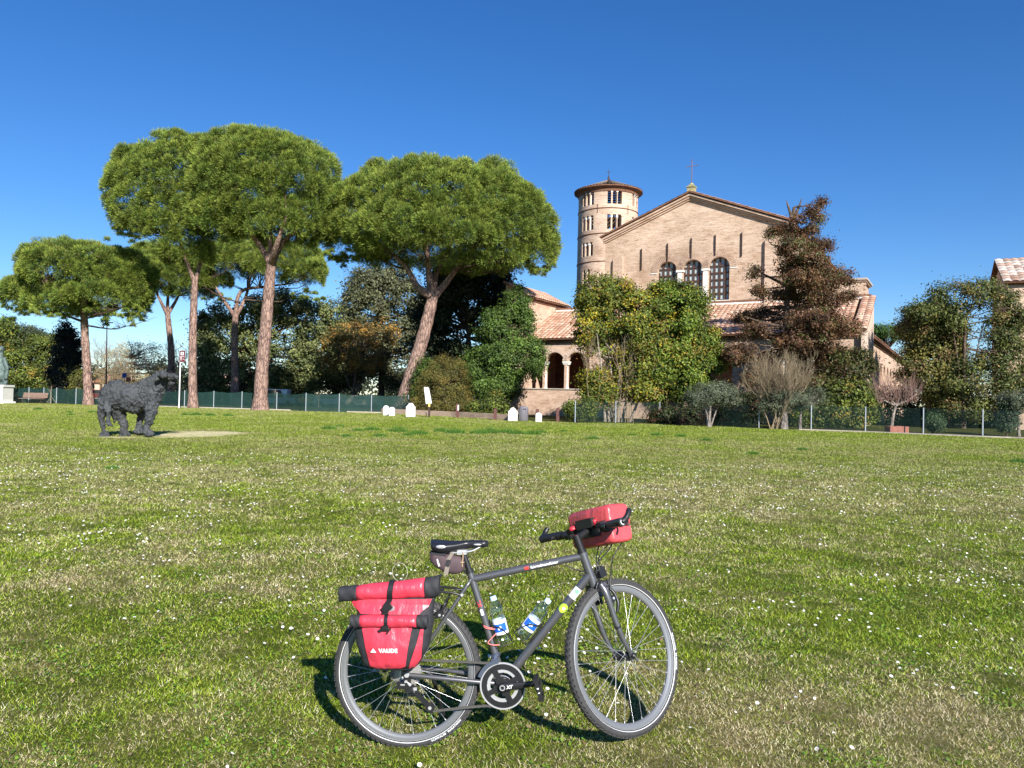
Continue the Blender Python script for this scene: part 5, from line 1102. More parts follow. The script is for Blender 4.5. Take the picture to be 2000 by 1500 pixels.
for q in (-.8, -.3, .25, .75): mb.box(bf+np.array([q, -W+.07, zt_/2]), (.02, 0, 0), (0, .012, 0), (0, 0, zt_/2-.22))
mb.build('joint', M['grey_stone'], ped)
c = lambda x, y, dy=0: fp(x, y, dy)
balls = [(c(2, 683), 7*up_, (.85, .95, 1.1)), (c(1, 690), c(0, 698), rr(4, 5)) if False else (c(1, 690), c(0, 700), (5*up_, 7*up_)), (c(-1, 705), 13*up_, (1.1, .8, .75)), (c(0, 715), c(2, 735), (12*up_, 11*up_)), (c(9, 702, -.2), c(14, 718, -.3), (5*up_, 4*up_)), (c(14, 718, -.3), c(12, 738, -.35), (4*up_, 4*up_)), (c(-10, 702, -.1), c(-15, 722, -.3), (5*up_, 4*up_)), (c(-15, 722, -.3), c(-4, 726, -.7), (4*up_, 3*up_)),
         (c(-4, 735), c(-5, 748), (10*up_, 7*up_)), (c(7, 735), c(11, 748), (8*up_, 4*up_)), (c(10, 722, -.1), c(13, 746, -.15), (5*up_, 3*up_)), (c(-5, 749, -.2), c(-6, 751, -.7), (4*up_, 3*up_)), (c(8, 749), c(10, 751, -.4), (4*up_, 3*up_)), (c(0, 751), 15*up_, (1.0, .9, .12))]
st = sculpt('figure_statue', balls, .06, .05, M['bronze_green'], org=fp(0, 752), seed=8, fine=.05)
tag(st, 'green bronze robed figure standing on the white pedestal at the left edge', 'statue')

# ------------------------------------------------------------------ bicycle
_a, _l, _s = R(-4), R(3), R(2)
BU = np.array([math.cos(_a)*math.cos(_s), math.sin(_a)*math.cos(_s), math.sin(_s)])
_sd = np.cross(BU, UZ); _sd /= np.linalg.norm(_sd); _up = np.cross(_sd, BU)
BV = math.cos(_l)*_up-math.sin(_l)*_sd; BW_ = math.cos(_l)*_sd+math.sin(_l)*_up      # forward, up, towards the drive side
BOr = np.array([-.4454, 3.58, -.0241])
def b(u, v, w_=0.0): return BOr+BU*u+BV*v+BW_*w_
TH = R(43); PV = np.array([.944, .33]); HV = np.array([-.33, .944])
hx = BU*HV[0]+BV*HV[1]; p0_ = BU*PV[0]+BV*PV[1]; pf = p0_*math.cos(TH)-BW_*math.sin(TH); wf = BW_*math.cos(TH)+p0_*math.sin(TH)
AF = b(.860, .762)
def sf(a_, b_, c_=0.0): return AF+pf*a_+hx*b_+wf*c_
bike = thing('bicycle', 'dark grey touring bicycle standing side-on in the foreground with its front wheel turned away', 'bicycle', b(.45, 0))
def text_geo(s, size, spacing=1.0, shear=0.0, bold=0.0):
    cu = bpy.data.curves.new('t', 'FONT'); cu.body = s; cu.size = size; cu.space_character = spacing; cu.align_x = 'CENTER'; cu.align_y = 'CENTER'; cu.shear = shear; cu.offset = bold; cu.resolution_u = 3
    o = bpy.data.objects.new('t', cu); COL.objects.link(o); me = bpy.data.meshes.new_from_object(o.evaluated_get(bpy.context.evaluated_depsgraph_get()))
    V = [(v.co.x, v.co.y) for v in me.vertices]; F_ = [tuple(p.vertices) for p in me.polygons]; bpy.data.objects.remove(o); bpy.data.curves.remove(cu); bpy.data.meshes.remove(me); return V, F_
def put_text(s, size, fn, name, mat, parent, **kw):
    V, F_ = text_geo(s, size, **kw); mb = MB(); mb.add([fn(x, y) for x, y in V], F_); return mb.build(name, mat, parent)
def wheel(name, c, ax, e1, e2, rear):
    wh = sub_empty(name, bike)
    mb = MB(); seg = 96; prof = [(.3255+.0195*math.cos(q), .0195*math.sin(q)) for q in np.linspace(-2.5, 2.5, 13)]
    mb.lathe(c, ax, prof, seg, True)
    for row, (rr_, hh_, ww) in enumerate(((.3445, 0, .0045), (.3435, .0075, .004), (.3435, -.0075, .004), (.339, .0135, .004), (.339, -.0135, .004))):
        for i in range(84):
            a_ = 2*math.pi*(i+(row % 2)*.5)/84; d = e1*math.cos(a_)+e2*math.sin(a_); t_ = -e1*math.sin(a_)+e2*math.cos(a_); tw_ = unit(t_+ax*.55*(1 if row in (1, 4) else -1))
            mb.box(c+d*rr_+ax*hh_, tw_*.0085, np.cross(d, tw_)*ww*.7, d*.0022)
    mb.build('tyre', M['rubber'], wh)
    mb = MB(); mb.lathe(c, ax, [(.3108, .0125), (.3185, .0189)], seg, True); mb.build('reflective_band', M['reflect'], wh)
    mb = MB(); mb.lathe(c, ax, [(.3125, -.0128), (.3168, -.0178)], seg, True); mb.build('reflective_band', M['reflect'], wh)
    mb = MB(); mb.lathe(c, ax, [(.3120, -.0115), (.3120, .0115), (.3085, .0128), (.298, .0122), (.289, .0095), (.284, .004), (.284, -.004), (.289, -.0095), (.298, -.0122), (.3085, -.0128)], seg, False, True); mb.build('rim', M['alu'], wh)
    mb = MB()
    for i in range(32):
        a_ = 2*math.pi*(i+.5)/32; d = e1*math.cos(a_)+e2*math.sin(a_); mb.tube([c+d*.285, c+d*.274], .0022, 5)
    mb.build('spoke_nipples', M['steel'], wh)
    mb = MB(); hw = .032 if rear else .03
    mb.lathe(c, ax, [(.006, -.055), (.010, -.05), (.012, -hw-.005), (.024, -hw), (.024, -hw+.003), (.013, -hw+.008), (.013, hw-.008), (.024, hw-.003), (.024, hw), (.012, hw+.005), (.010, .05), (.006, .055)], 20); mb.build('hub', M['black'], wh)
    for i in range(32):
        a_ = 2*math.pi*(i+.5)/32; sgn = 1 if i % 2 else -1; tw_ = 1.15 if (i//2) % 2 else -1.15; a2 = a_+tw_
        p = c+(e1*math.cos(a2)+e2*math.sin(a2))*.0225+ax*sgn*hw; q = c+(e1*math.cos(a_)+e2*math.sin(a_))*.284
        mb = MB(); mb.tube([p, q], .00095, 5, False); mb.build('spoke', M['spoke'], wh)
    # brand marks on the sidewall, wrapped along the tyre
    V, F_ = text_geo('SCHWALBE  MARATHON', .0125, 1.25, 0, .0004)
    for base in ((-.95,) if rear else (-.35,)):
        mb = MB()
        def f(x, y):
            a_ = base+x/.3265; rr_ = .3265-y*(1) ; hh = .0196; return c+(e1*math.cos(a_)+e2*math.sin(a_))*rr_+ax*hh
        mb.add([f(x, y) for x, y in V], F_); mb.build('sidewall_lettering', M['reflect'], wh)
    return wh
RH = b(-.003, .340); FHp = sf(.025, -.375)
wr = wheel('wheel', RH, BW_, BU, BV, True)
wfw = wheel('wheel', FHp, wf, pf*.33/.33*1.0, hx, False)
# frame
BBp = (.447, .295)
mb = MB()
mb.tube([b(*BBp), b(.374, .535), b(.300, .772), b(.290, .803)], .0165, 20)
mb.tube([b(.303, .762), b(.560, .816), b(.824, .870)], .0170, 20)
mb.tube([b(*BBp), b(.65, .543), b(.850, .785)], .0195, 20)
mb.tube([sf(0, -.005), sf(0, .012)], .0225, 20); mb.tube([sf(0, .0), sf(0, .13)], .0195, 20); mb.tube([sf(0, .115), sf(0, .13)], .0225, 20)
mb.tube([b(.447, .295, -.036), b(.447, .295, .036)], .022, 20)
for s_ in (-1, 1):
    mb.tube(smooth_path([b(.296, .760, .012*s_), b(.272, .722, .030*s_), b(.15, .545, .052*s_), b(.010, .356, .064*s_)]), .0085, 12)
    mb.tube(smooth_path([b(.440, .298, .022*s_), b(.36, .306, .042*s_), b(.18, .327, .060*s_), b(.012, .343, .064*s_)]), .0105, 12)
    mb.box(b(.002, .345, .064*s_), BU*.020, BV*.016, BW_*.003)
mb.tube([b(.248, .688, -.04), b(.248, .688, .04)], .007, 10); mb.tube([b(.375, .306, -.04), b(.375, .306, .04)], .009, 10)
fr = mb.build('frame', M['frame'], bike)
def on_tube(p, q, r_, along, flip=1):
    """maps flat text onto the camera side of a tube from p to q (plane coordinates u,v)"""
    p, q = np.array(p), np.array(q); d = (q-p)/np.linalg.norm(q-p); nrm_ = np.array([-d[1], d[0]])
    def f(x, y):
        an = y/r_; c_ = p+d*(along+x); return b(*(c_+nrm_*math.sin(an)*(r_+.0006)), math.cos(an)*(r_+.0006))
    return f
def tube_patch(p, q, r_, a0, a1, h0, h1, name, mat, n=8, shape=None):
    f = on_tube(p, q, r_, 0); mb = MB(); m_ = 10; vs = []
    for i in range(m_+1):
        for j in range(n+1):
            x, y = a0+(a1-a0)*i/m_, h0+(h1-h0)*j/n
            if shape:
                k = 1-abs(2*i/m_-1)**2.2; yc = (h0+h1)/2; y = yc+(y-yc)*max(.02, k)**.5
            vs.append(f(x, y))
    mb.add(vs, [(i*(n+1)+j, (i+1)*(n+1)+j, (i+1)*(n+1)+j+1, i*(n+1)+j+1) for i in range(m_) for j in range(n)], True); return mb.build(name, mat, fr)
TT = ((.303, .762), (.824, .870)); put_text('fahrradmanufaktur', .0165, on_tube(*TT, .0170, .345), 'top_tube_lettering', M['print_white'], fr, spacing=1.05, shear=.15, bold=.0005)
tube_patch(*TT, .0171, .252, .272, -.006, .008, 'red_mark', M['print_red'])
ST_ = ((.447, .295), (.300, .772)); f0 = on_tube((.300, .772), (.447, .295), .0165, .125)
put_text('TX', .022, f0, 'seat_tube_mark', M['print_red'], fr, bold=.0012); put_text('400', .020, on_tube((.300, .772), (.447, .295), .0165, .165), 'seat_tube_number', M['print_white'], fr, bold=.0006)
tube_patch((.300, .772), (.447, .295), .0163, .105, .14, -.013, .013, 'red_mark', M['print_red'], shape=None) if False else None
DT = ((.447, .295), (.850, .785))
tube_patch(*DT, .0197, .500, .555, -.020, .022, 'white_sticker', M['print_white']); tube_patch(*DT, .0200, .528, .549, -.012, .010, 'sticker_emblem', M['sticker_mint'], shape=1)
tube_patch(*DT, .0197, .418, .462, -.022, .022, 'green_sticker', M['sticker_green'], shape=1); put_text('e', .03, on_tube(*DT, .0200, .440), 'sticker_swirl', M['print_white'], fr, bold=.0006)
put_text('B X', .010, on_tube(*DT, .0200, .512), 'sticker_lettering', M['black'], fr)
# seat post, saddle
mb = MB(); mb.tube([b(.292, .798), b(.262, .885)], .0136, 16); sp = mb.build('seat_post', M['black'], bike)
mb = MB(); mb.tube([b(.2935, .792), b(.2885, .808)], .0205, 16); mb.tube([b(.270, .799, -.012), b(.270, .799, .016)], .006, 8); mb.build('seat_clamp', M['black'], sp)
mb = MB()
for s_ in (-1, 1): mb.tube(smooth_path([b(.145, .905, .030*s_), b(.19, .889, .022*s_), b(.29, .892, .022*s_), b(.345, .913, .010*s_)]), .0035, 8)
mb.box(b(.258, .890, 0), BU*.022, BV*.011, BW_*.024); mb.build('saddle_rails', M['steel'], sp)
mb = MB(); ns, nk = 26, 22; vs = []
for i in range(ns+1):
    t_ = i/ns; u_ = .112+.268*t_
    hw = .074*(1-.06*(1-t_)**6*8*.1) if t_ < .16 else .074*(1-.78*min(1, (t_-.16)/.50)**1.25*(1 if t_ < 2 else 1)); hw = max(hw, .020); e_ = 1-max(0, (t_-.9)/.1)**2; e0 = 1-max(0, (.07-t_)/.07)**2*.8; hw *= math.sqrt(max(e_, .02))*math.sqrt(max(e0, .02))
    top = .934+.007*(1-min(1, t_/.3))+.004*math.sin(math.pi*max(0, (t_-.5)/.5)); th_ = .040*(1-.50*t_)*(.7+.3*min(e_, e0)); th_ = th_+.010*math.exp(-((t_-.28)/.13)**2)
    for k in range(nk):
        a_ = 2*math.pi*k/nk; cx = math.copysign(abs(math.cos(a_))**.75, math.cos(a_))*hw; cy = math.sin(a_); y_ = top+cy*(.011 if cy > 0 else th_)-abs(cx/max(hw, 1e-3))**3*.008*(hw/.07)
        vs.append(b(u_, y_-.006, cx))
mb.add(vs, [(i*nk+k, i*nk+(k+1) % nk, (i+1)*nk+(k+1) % nk, (i+1)*nk+k) for i in range(ns) for k in range(nk)], True); mb.add(vs[:nk], [tuple(range(nk))[::-1]]); mb.add(vs[-nk:], [tuple(range(nk))]); sa = mb.build('saddle', M['saddle'], bike, recalc=True)
mb = MB(); mb.ball(b(.168, .921, .070), .017, 12, 8, (1.4, .25, .5)); mb.build('saddle_badge', M['steel'], sa); mb = MB(); mb.ball(b(.332, .925, .0235), .013, 12, 8, (1.5, .25, .35)); mb.build('saddle_badge', M['steel'], sa)
# fork
mb = MB(); mb.tube([sf(0, -.03), sf(0, 0)], .020, 16); mb.box(sf(.006, -.040), wf*.052, pf*.016, hx*.016)
for s_ in (-1, 1): mb.tube(smooth_path([sf(.004, -.030, .040*s_), sf(.004, -.075, .054*s_), sf(.0, -.20, .055*s_), sf(.006, -.30, .055*s_), sf(.025, -.372, .053*s_)]), [.0155]*6+[.0135]*5+[.0115]*4+[.0095]*2, 14)
for s_ in (-1, 1): mb.box(sf(.025, -.375, .053*s_), pf*.014, hx*.017, wf*.003)
fk = mb.build('fork', M['frame'], bike)
mb = MB(); mb.tube([sf(0, -.225, .055), sf(0, -.235, .055)], .0155, 14); mb.build('clamp_ring', M['black'], fk)
mb = MB(); c_ = FHp; mb.lathe(c_, wf, [(.001, .072), (.012, .070), (.014, .060), (.010, .054)], 14); mb.tube([c_+wf*.068, c_+wf*.075+pf*.0-hx*.028], .005, 8); mb.tube([c_-wf*.056, c_-wf*.068], .012, 12); mb.build('quick_release', M['black'], fk)
# headset, stem, bars
mb = MB(); mb.tube([sf(0, .13), sf(0, .142)], .0215, 20); mb.tube([sf(0, .142), sf(0, .172)], .0178, 20); mb.tube([sf(0, .172), sf(0, .176)], .020, 20); mb.tube([sf(0, .176), sf(0, .215)], .0185, 18); st_ = mb.build('headset', M['black'], bike)
mb = MB(); mb.tube([sf(-.004, .198), sf(.05, .206), sf(.088, .212)], [.017, .0155, .018], 16); mb.tube([sf(.09, .212, -.022), sf(.09, .212, .022)], .0205, 16); stem = mb.build('stem', M['black'], bike)
ca, cb = .09, .212
mb = MB(); mb.tube(smooth_path([sf(ca-.055, cb+.012, -.275), sf(ca-.012, cb+.004, -.12), sf(ca, cb, 0), sf(ca-.012, cb+.004, .12), sf(ca-.055, cb+.012, .275)]), .0118, 14); hb_ = mb.build('handlebar', M['black'], bike)
for s_ in (-1, 1):
    def hp(c_, da=0, db=0): t_ = abs(c_)/.275; return sf(ca-.055*t_**1.5+da, cb+.012*t_+db, c_*s_)
    mb = MB(); mb.tube([hp(.165), hp(.19), hp(.235), hp(.272)], [.0175, .0185, .0190, .0195], 14); mb.box(hp(.235, -.012, -.003), hp(.265)*0+wf*.036, pf*.018, hx*.006); mb.build('grip', M['black'], hb_)
    mb = MB(); mb.tube([hp(.272), hp(.290)], .0195, 14); mb.tube(smooth_path([hp(.282), hp(.290, .020, .006), hp(.294, .042, .020), hp(.290, .062, .036)]), [.018, .0165, .014, .013, .0125, .013, .012], 12); mb.build('bar_end', M['black'], hb_)
    mb = MB(); mb.ring(hp(.291), unit(hp(.30)-hp(.27)), .010, .0125, 0, .0012, 24); mb.build('end_ring', M['print_white'], hb_)
    mb = MB(); mb.tube([hp(.125, -.006, -.004), hp(.155, -.006, -.004)], .0175, 12); mb.box(hp(.135, .015, -.018), wf*.022, pf*.022, hx*.012); mb.tube(smooth_path([hp(.125, .02, -.016), hp(.15, .055, -.022), hp(.20, .062, -.026), hp(.255, .052, -.028)]), [.0075]*6+[.0065]*5+[.006]*2, 8); mb.build('brake_lever', M['black'], hb_)
    mb = MB(); mb.box(hp(.105, -.002, .012), wf*.016, pf*.018, hx*.010); mb.box(hp(.10, -.022, -.012), wf*.010, pf*.014, hx*.010); mb.build('shifter', M['black'], hb_)
mb = MB(); c_ = sf(ca-.02, cb+.018, -.085); mb.lathe(c_, hx, [(.0185, 0), (.0195, .004), (.018, .012), (.012, .017), (.001, .0185)], 18); mb.build('bell', M['red_plastic'], hb_)
mb = MB(); c_ = sf(ca+.0, cb+.032, .055); mb.ball(c_, .010, 10, 8); mb.box(c_-hx*.012, wf*.012, pf*.012, hx*.008); mb.build('bell_lever', M['red_plastic'], hb_)
mb = MB(); mb.box(sf(ca+.05, cb-.010, 0), wf*.055, pf*.022, hx*.016); mb.box(sf(ca+.03, cb+.012, .03), wf*.02, pf*.015, hx*.008); mb.box(sf(ca+.02, cb-.04, 0), wf*.02, pf*.012, hx*.035); mb.build('bag_mount', M['black'], hb_)
# cables
for pts in ([sf(ca+.02, cb-.02, .10), sf(ca+.09, cb-.07, .07), sf(.075, .10, .04), sf(.05, .05, .02), sf(.035, .0, .0)], [sf(ca+.02, cb-.02, .09), sf(ca+.06, cb-.10, .05), sf(.04, .06, .03), sf(.012, .02, .022), b(.80, .785, .012)],
            [sf(ca+.02, cb-.02, -.09), sf(ca+.04, cb-.08, -.02), sf(.05, .08, .02), sf(.03, .03, .03), b(.80, .80, .0)], [sf(ca+.02, cb-.02, .11), sf(ca+.10, cb-.09, .09), sf(.11, .06, .07), sf(.075, -.01, .05), sf(.04, -.07, .05)],
            [b(.83, .80, .02), b(.78, .812, .018), b(.74, .832, .016)], [b(.262, .716, .01), b(.22, .715, .02), b(.19, .68, .03), b(.165, .62, .045)]):
    mb = MB(); mb.tube(smooth_path(pts, 6), .0032, 6, False); mb.build('cable', M['black'], bike)
# front lamp
mb = MB(); c_ = sf(.055, .012, .01); mb.box(c_, wf*.017, pf*.020, hx*.022); mb.tube([c_-pf*.02-hx*.02, sf(.022, -.035, .0)], .005, 8); mb.box(c_+hx*.025, wf*.014, pf*.014, hx*.003); mb.build('front_lamp', M['black'], bike)
# brakes
def brake(P, ax, fw_, up_v, parent):
    mb = MB()
    for s_ in (-1, 1):
        mb.tube([P(s_*.022), P(s_*.062)], .0125, 14); mb.tube([P(s_*.062), P(s_*.066)], .015, 14); mb.box(P(s_*.048)+up_v*.0-fw_*.012, ax*.016, fw_*.010, up_v*.020); mb.box(P(s_*.020), ax*.004, fw_*.006, up_v*.020)
    mb.tube(smooth_path([P(.05)+up_v*.01, P(.045)+up_v*.055, P(0)+up_v*.07, P(-.045)+up_v*.055, P(-.05)+up_v*.01]), .006, 8)
    o = mb.build('rim_brake', M['black'], parent); mb = MB(); mb.tube([P(.0662), P(.069)], .006, 10); mb.build('brake_screw', M['steel'], parent)
brake(lambda c_: b(.160, .612, c_), BW_, BU, unit(BU*.4+BV*.9), bike); brake(lambda c_: sf(.004, -.105, c_) + pf*.022, wf, pf, hx, bike)
# cranks
BB3 = b(*BBp)
cs = sub_empty('crankset', bike)
mb = MB(); mb.ring(BB3, BW_, .073, .0985, .050, .054, 72); mb.ring(BB3, BW_, .036, .040, .044, .047, 48)
for k in range(4):
    a_ = R(28+90*k); d = BU*math.cos(a_)+BV*math.sin(a_); n_ = -BU*math.sin(a_)+BV*math.cos(a_); mb.box(BB3+d*.048+BW_*.056, d*.036, n_*.0115, BW_*.003, 1.0)
    mb.box(BB3+d*.026+BW_*.056, d*.014, n_*.019, BW_*.004)
mb.disc(BB3, BW_, .027, .040, .064, 24); mb.build('chainring', M['black'], cs)
mb = MB(); mb.ring(BB3, BW_, .0978, .1045, .049, .056, 72); mb.build('guard_ring', M['steel'], cs)
mb = MB(); mb.ring(BB3, BW_, .058, .0728, .045, .0495, 60); mb.ring(BB3, BW_, .030, .0415, .036, .040, 48)
for k in range(36):
    a_ = 2*math.pi*k/36; d = BU*math.cos(a_)+BV*math.sin(a_); mb.box(BB3+d*.074+BW_*.045, d*.0035, np.cross(d, BW_)*.0025, BW_*.0015)
mb.build('inner_chainring', M['steel'], cs)
cd_ = unit(np.array([.613-BBp[0], .318-BBp[1]])); cr_d = BU*cd_[0]+BV*cd_[1]; cr_n = -BU*cd_[1]+BV*cd_[0]
def crank(sgn, w0, w1):
    mb = MB(); L_ = .168; vs = []; st = [(-.016, .014, .010), (0, .021, .012), (.03, .0175, .010), (.09, .0135, .008), (.15, .0125, .0075), (L_+.012, .0115, .007)]; n = 12
    for (x, hw, th_) in st:
        wc = w0+(w1-w0)*max(0, x)/L_
        for k in range(n):
            a_ = 2*math.pi*k/n; cx = math.copysign(abs(math.cos(a_))**.5, math.cos(a_))*hw; cy = math.copysign(abs(math.sin(a_))**.5, math.sin(a_))*th_; vs.append(BB3+cr_d*x*sgn+cr_n*cx+BW_*(wc+cy))
    mb.add(vs, [(i*n+k, i*n+(k+1) % n, (i+1)*n+(k+1) % n, (i+1)*n+k) for i in range(len(st)-1) for k in range(n)], True); mb.add(vs[:n], [tuple(range(n))]); mb.add(vs[-n:], [tuple(range(n))]); mb.build('crank_arm', M['black'], cs, recalc=True)
crank(1, .070, .082); crank(-1, -.062, -.078)
mb = MB(); mb.ring(BB3, BW_, .0085, .0125, .0825, .085, 24); mb.build('crank_bolt', M['steel'], cs)
put_text('XT', .020, lambda x, y: BB3+cr_d*(x+.032)+cr_n*y+BW_*(.0835+.012/.168*.03), 'crank_lettering', M['print_white'], cs, shear=.25, bold=.0008)
def pedal(pc, dirv, sgn):
    mb = MB(); sd_ = BW_*sgn; n_ = np.cross(dirv, sd_)
    mb.tube([pc-sd_*.0, pc+sd_*.105], .007, 8)
    for q in (-.042, .042): mb.box(pc+sd_*.055+dirv*q, sd_*.042, dirv*.006, n_*.011)
    for q in (.016, .095): mb.box(pc+sd_*q, sd_*.005, dirv*.044, n_*.009)
    mb.box(pc+sd_*.055, sd_*.030, dirv*.018, n_*.012); mb.build('pedal', M['black'], cs)
    mb = MB(); mb.box(pc+sd_*.10, sd_*.0015, dirv*.012, n_*.004); mb.build('pedal_reflector', M['reflect'], cs)
pdv = unit(BU*.26-BV*.93); pedal(BB3+cr_d*.168+BW_*.088, pdv, 1); pedal(BB3-cr_d*.168-BW_*.085, unit(BU*.8-BV*.6), -1)
# cassette, derailleurs, chain
mb = MB()
for k in range(9):
    r_c = .069-.0052*k; mb.ring(RH, BW_, .018, r_c, .018+.0036*k, .0197+.0036*k, 40)
    for i in range(int(r_c*480)):
        a_ = 2*math.pi*i/int(r_c*480); d = BU*math.cos(a_)+BV*math.sin(a_); mb.box(RH+d*(r_c+.0015)+BW_*(.0188+.0036*k), d*.002, np.cross(d, BW_)*.0022, BW_*.0008)
mb.build('cassette', simple('cassette_steel', (.42, .41, .39), .4, .5), wr)
mb = MB(); c_ = RH+BW_*.056; mb.tube([c_, c_+BW_*.02], .008, 12); mb.box(b(.012, .322, .075), BU*.016, BV*.014, BW_*.009); mb.box(b(-.008, .300, .078), BU*.024, BV*.014, BW_*.012); mb.box(b(.022, .285, .074), BU*.020, BV*.016, BW_*.010); mb.tube(smooth_path([b(-.02, .30, .08), b(-.055, .285, .085), b(-.052, .25, .08), b(-.01, .244, .07), b(.03, .26, .07)]), .0025, 6)
for w_ in (.054, .066):
    d = np.array([.114-.040, .197-.272]); L_ = np.linalg.norm(d); d = d/L_; D_ = BU*d[0]+BV*d[1]; n_ = -BU*d[1]+BV*d[0]; mb.box(b(.077, .2345, w_), D_*(L_/2+.012), n_*.010, BW_*.0015)
mb.disc(b(.114, .197, .0), BW_, .021, .0555, .0645, 24); mb.disc(b(.040, .272, .0), BW_, .021, .0555, .0645, 24); mb.build('rear_derailleur', M['black'], bike)
mb = MB(); mb.disc(b(.114, .197, 0), BW_, .008, .067, .069, 14); mb.box(b(-.006, .306, .0905), BU*.010, BV*.003, BW_*.001); mb.disc(b(.008, .318, 0), BW_, .007, .084, .087, 12); mb.disc(b(.040, .272, 0), BW_, .006, .067, .070, 12); mb.build('derailleur_screws', M['steel'], bike)
mb = MB(); mb.ring(b(*BBp), BW_, .106, .112, .036, .060, 60) if False else None
for k in range(10):
    a0 = R(100+k*6); a1 = R(106+k*6)
    for w_ in (.040, .060):
        q0, q1 = BB3+(BU*math.cos(a0)+BV*math.sin(a0))*.112, BB3+(BU*math.cos(a1)+BV*math.sin(a1))*.112; r0 = unit(q0-BB3); mb.box((q0+q1)/2+BW_*w_, (q1-q0)/2*1.02, r0*.009, BW_*.0012)
mb.tube([b(.405, .402, .0), b(.405, .402, .05)], .012, 10); mb.tube([b(.405, .40), b(.415, .43)], .020, 12); mb.build('front_derailleur', simple('derailleur_blue', (.16, .19, .27), .35, .7), bike)
pth = []
c0 = np.array([-.003, .340]); top0 = np.array([.010, .407]); cr0 = np.array(BBp)
pth = [(c0[0]+.066*math.cos(a_), c0[1]+.066*math.sin(a_)) for a_ in np.linspace(R(200), R(85), 8)]+[(.06, .4045), (.20, .400), (.33, .396), (.418, .390)]
pth += [(cr0[0]+.094*math.cos(a_), cr0[1]+.094*math.sin(a_)) for a_ in np.linspace(R(100), R(-95), 16)]+[(.36, .2035), (.25, .192), (.17, .182), (.118, .176)]
pth += [(.114+.019*math.cos(a_), .197+.019*math.sin(a_)) for a_ in np.linspace(R(-80), R(-200), 5)]+[(.060, .258), (.030, .290), (-.03, .30), (-.055, .31)]
P2 = [np.array(p) for p in pth]; segl = [0]
for p, q in zip(P2[:-1], P2[1:]): segl.append(segl[-1]+np.linalg.norm(q-p))
mb = MB(); s_ = 0; i = 0; segl = np.array(segl); PX = np.array(P2)
while s_+.0127 < segl[-1]:
    q0 = np.array([np.interp(s_, segl, PX[:, 0]), np.interp(s_, segl, PX[:, 1])]); q1 = np.array([np.interp(s_+.0127, segl, PX[:, 0]), np.interp(s_+.0127, segl, PX[:, 1])]); d = unit(q1-q0); D_ = BU*d[0]+BV*d[1]; n_ = -BU*d[1]+BV*d[0]; w_ = .046; o_ = .0042 if i % 2 else .0028
    for e in (-o_, o_): mb.box(b(*((q0+q1)/2), w_+e), D_*.0078, n_*.0046, BW_*.0008)
    mb.tube([b(*q0, w_-.004), b(*q0, w_+.004)], .0036, 6); s_ += .0127; i += 1
mb.build('chain', simple('chain_steel', (.16, .15, .14), .4, .6), bike)
mb = MB(); mb.tube([b(.010, .345, .066), b(.010, .345, .082)], .011, 12); mb.tube([b(-.012, .335, .07), b(.03, .30, .085)], .007, 8); mb.box(b(.045, .285, .078), BU*.012, BV*.006, BW_*.006); mb.ring(RH, BW_, .006, .030, .046, .050, 24); mb.build('hub_end', M['steel'], bike)
mb = MB(); mb.tube(smooth_path([sf(.03, -.04, .03), sf(.055, -.08, .045), sf(.05, -.13, .06), sf(.03, -.17, .055)]), .0075, 8); mb.tube(smooth_path([sf(.02, -.02, .0), sf(.05, -.04, .02), sf(.06, -.10, .05)]), .006, 8); mb.tube(smooth_path([sf(-.02, -.035, .03), sf(.0, -.015, .035), sf(.03, -.02, .03)]), .005, 8); mb.build('brake_hose', M['black'], bike)
# rack
mb = MB()
for s_ in (-1, 1):
    mb.tube(smooth_path([b(.262, .696, .045*s_), b(.20, .712, .055*s_), b(.05, .716, .058*s_), b(-.22, .712, .058*s_)]), .0052, 8); mb.tube([b(-.02, .714, .058*s_), b(.0, .36, .078*s_)], .0052, 8); mb.tube([b(-.16, .712, .058*s_), b(-.005, .365, .080*s_)], .0052, 8); mb.tube([b(.10, .715, .058*s_), b(.004, .365, .080*s_)], .0052, 8)
for u_ in (-.22, -.10, .03, .16): mb.tube([b(u_, .712, -.058), b(u_, .712, .058)], .0045, 8)
mb.tube([b(-.20, .713), b(.17, .713)], .0045, 8); mb.build('luggage_rack', M['black'], bike)
mb = MB(); mb.tube([b(.262, .700, .050), b(.262, .700, .056)], .007, 10); mb.build('rack_bolt', M['steel'], bike)
mb = MB(); mb.box(b(.09, .325, -.075), BU*.02, BV*.015, BW_*.01); mb.tube([b(.09, .32, -.085), b(.125, .15, -.155), b(.15, .012, -.215)], .0085, 10); mb.tube([b(.15, .02, -.212), b(.152, .002, -.22)], .014, 10); mb.build('kickstand', M['black'], bike)
# bottle cages
def cage(p, q, side_, r_=.036):
    """wire cage along the line p->q (bottle axis), tube on the side of side_"""
    P_, Q_ = np.array(p), np.array(q); d = unit(Q_-P_); n_ = np.array([-d[1], d[0]])*side_; c = lambda x, y, z: b(*(P_+d*x+n_*y), z)
    mb = MB()
    mb.tube(smooth_path([c(.125, r_+.004, .012), c(.0, r_+.004, .012), c(-.006, r_*.5, .014), c(-.006, -r_, .0)], 6), .0027, 6); mb.tube(smooth_path([c(-.006, -r_-.002, 0), c(.02, -r_*.95, .006), c(.075, -r_*.25, r_+.002), c(.09, r_*.55, r_*.86), c(.10, r_+.004, .012)], 6), .0027, 6)
    mb.tube(smooth_path([c(-.006, -r_-.002, 0), c(.02, -r_*.95, -.006), c(.075, -r_*.25, -r_-.002), c(.09, r_*.55, -r_*.86), c(.10, r_+.004, -.012)], 6), .0027, 6); mb.box(c(.06, r_+.006, 0), (BU*d[0]+BV*d[1])*.055, (BU*n_[0]+BV*n_[1])*.003, BW_*.009)
    mb.build('bottle_cage', M['black'], bike)
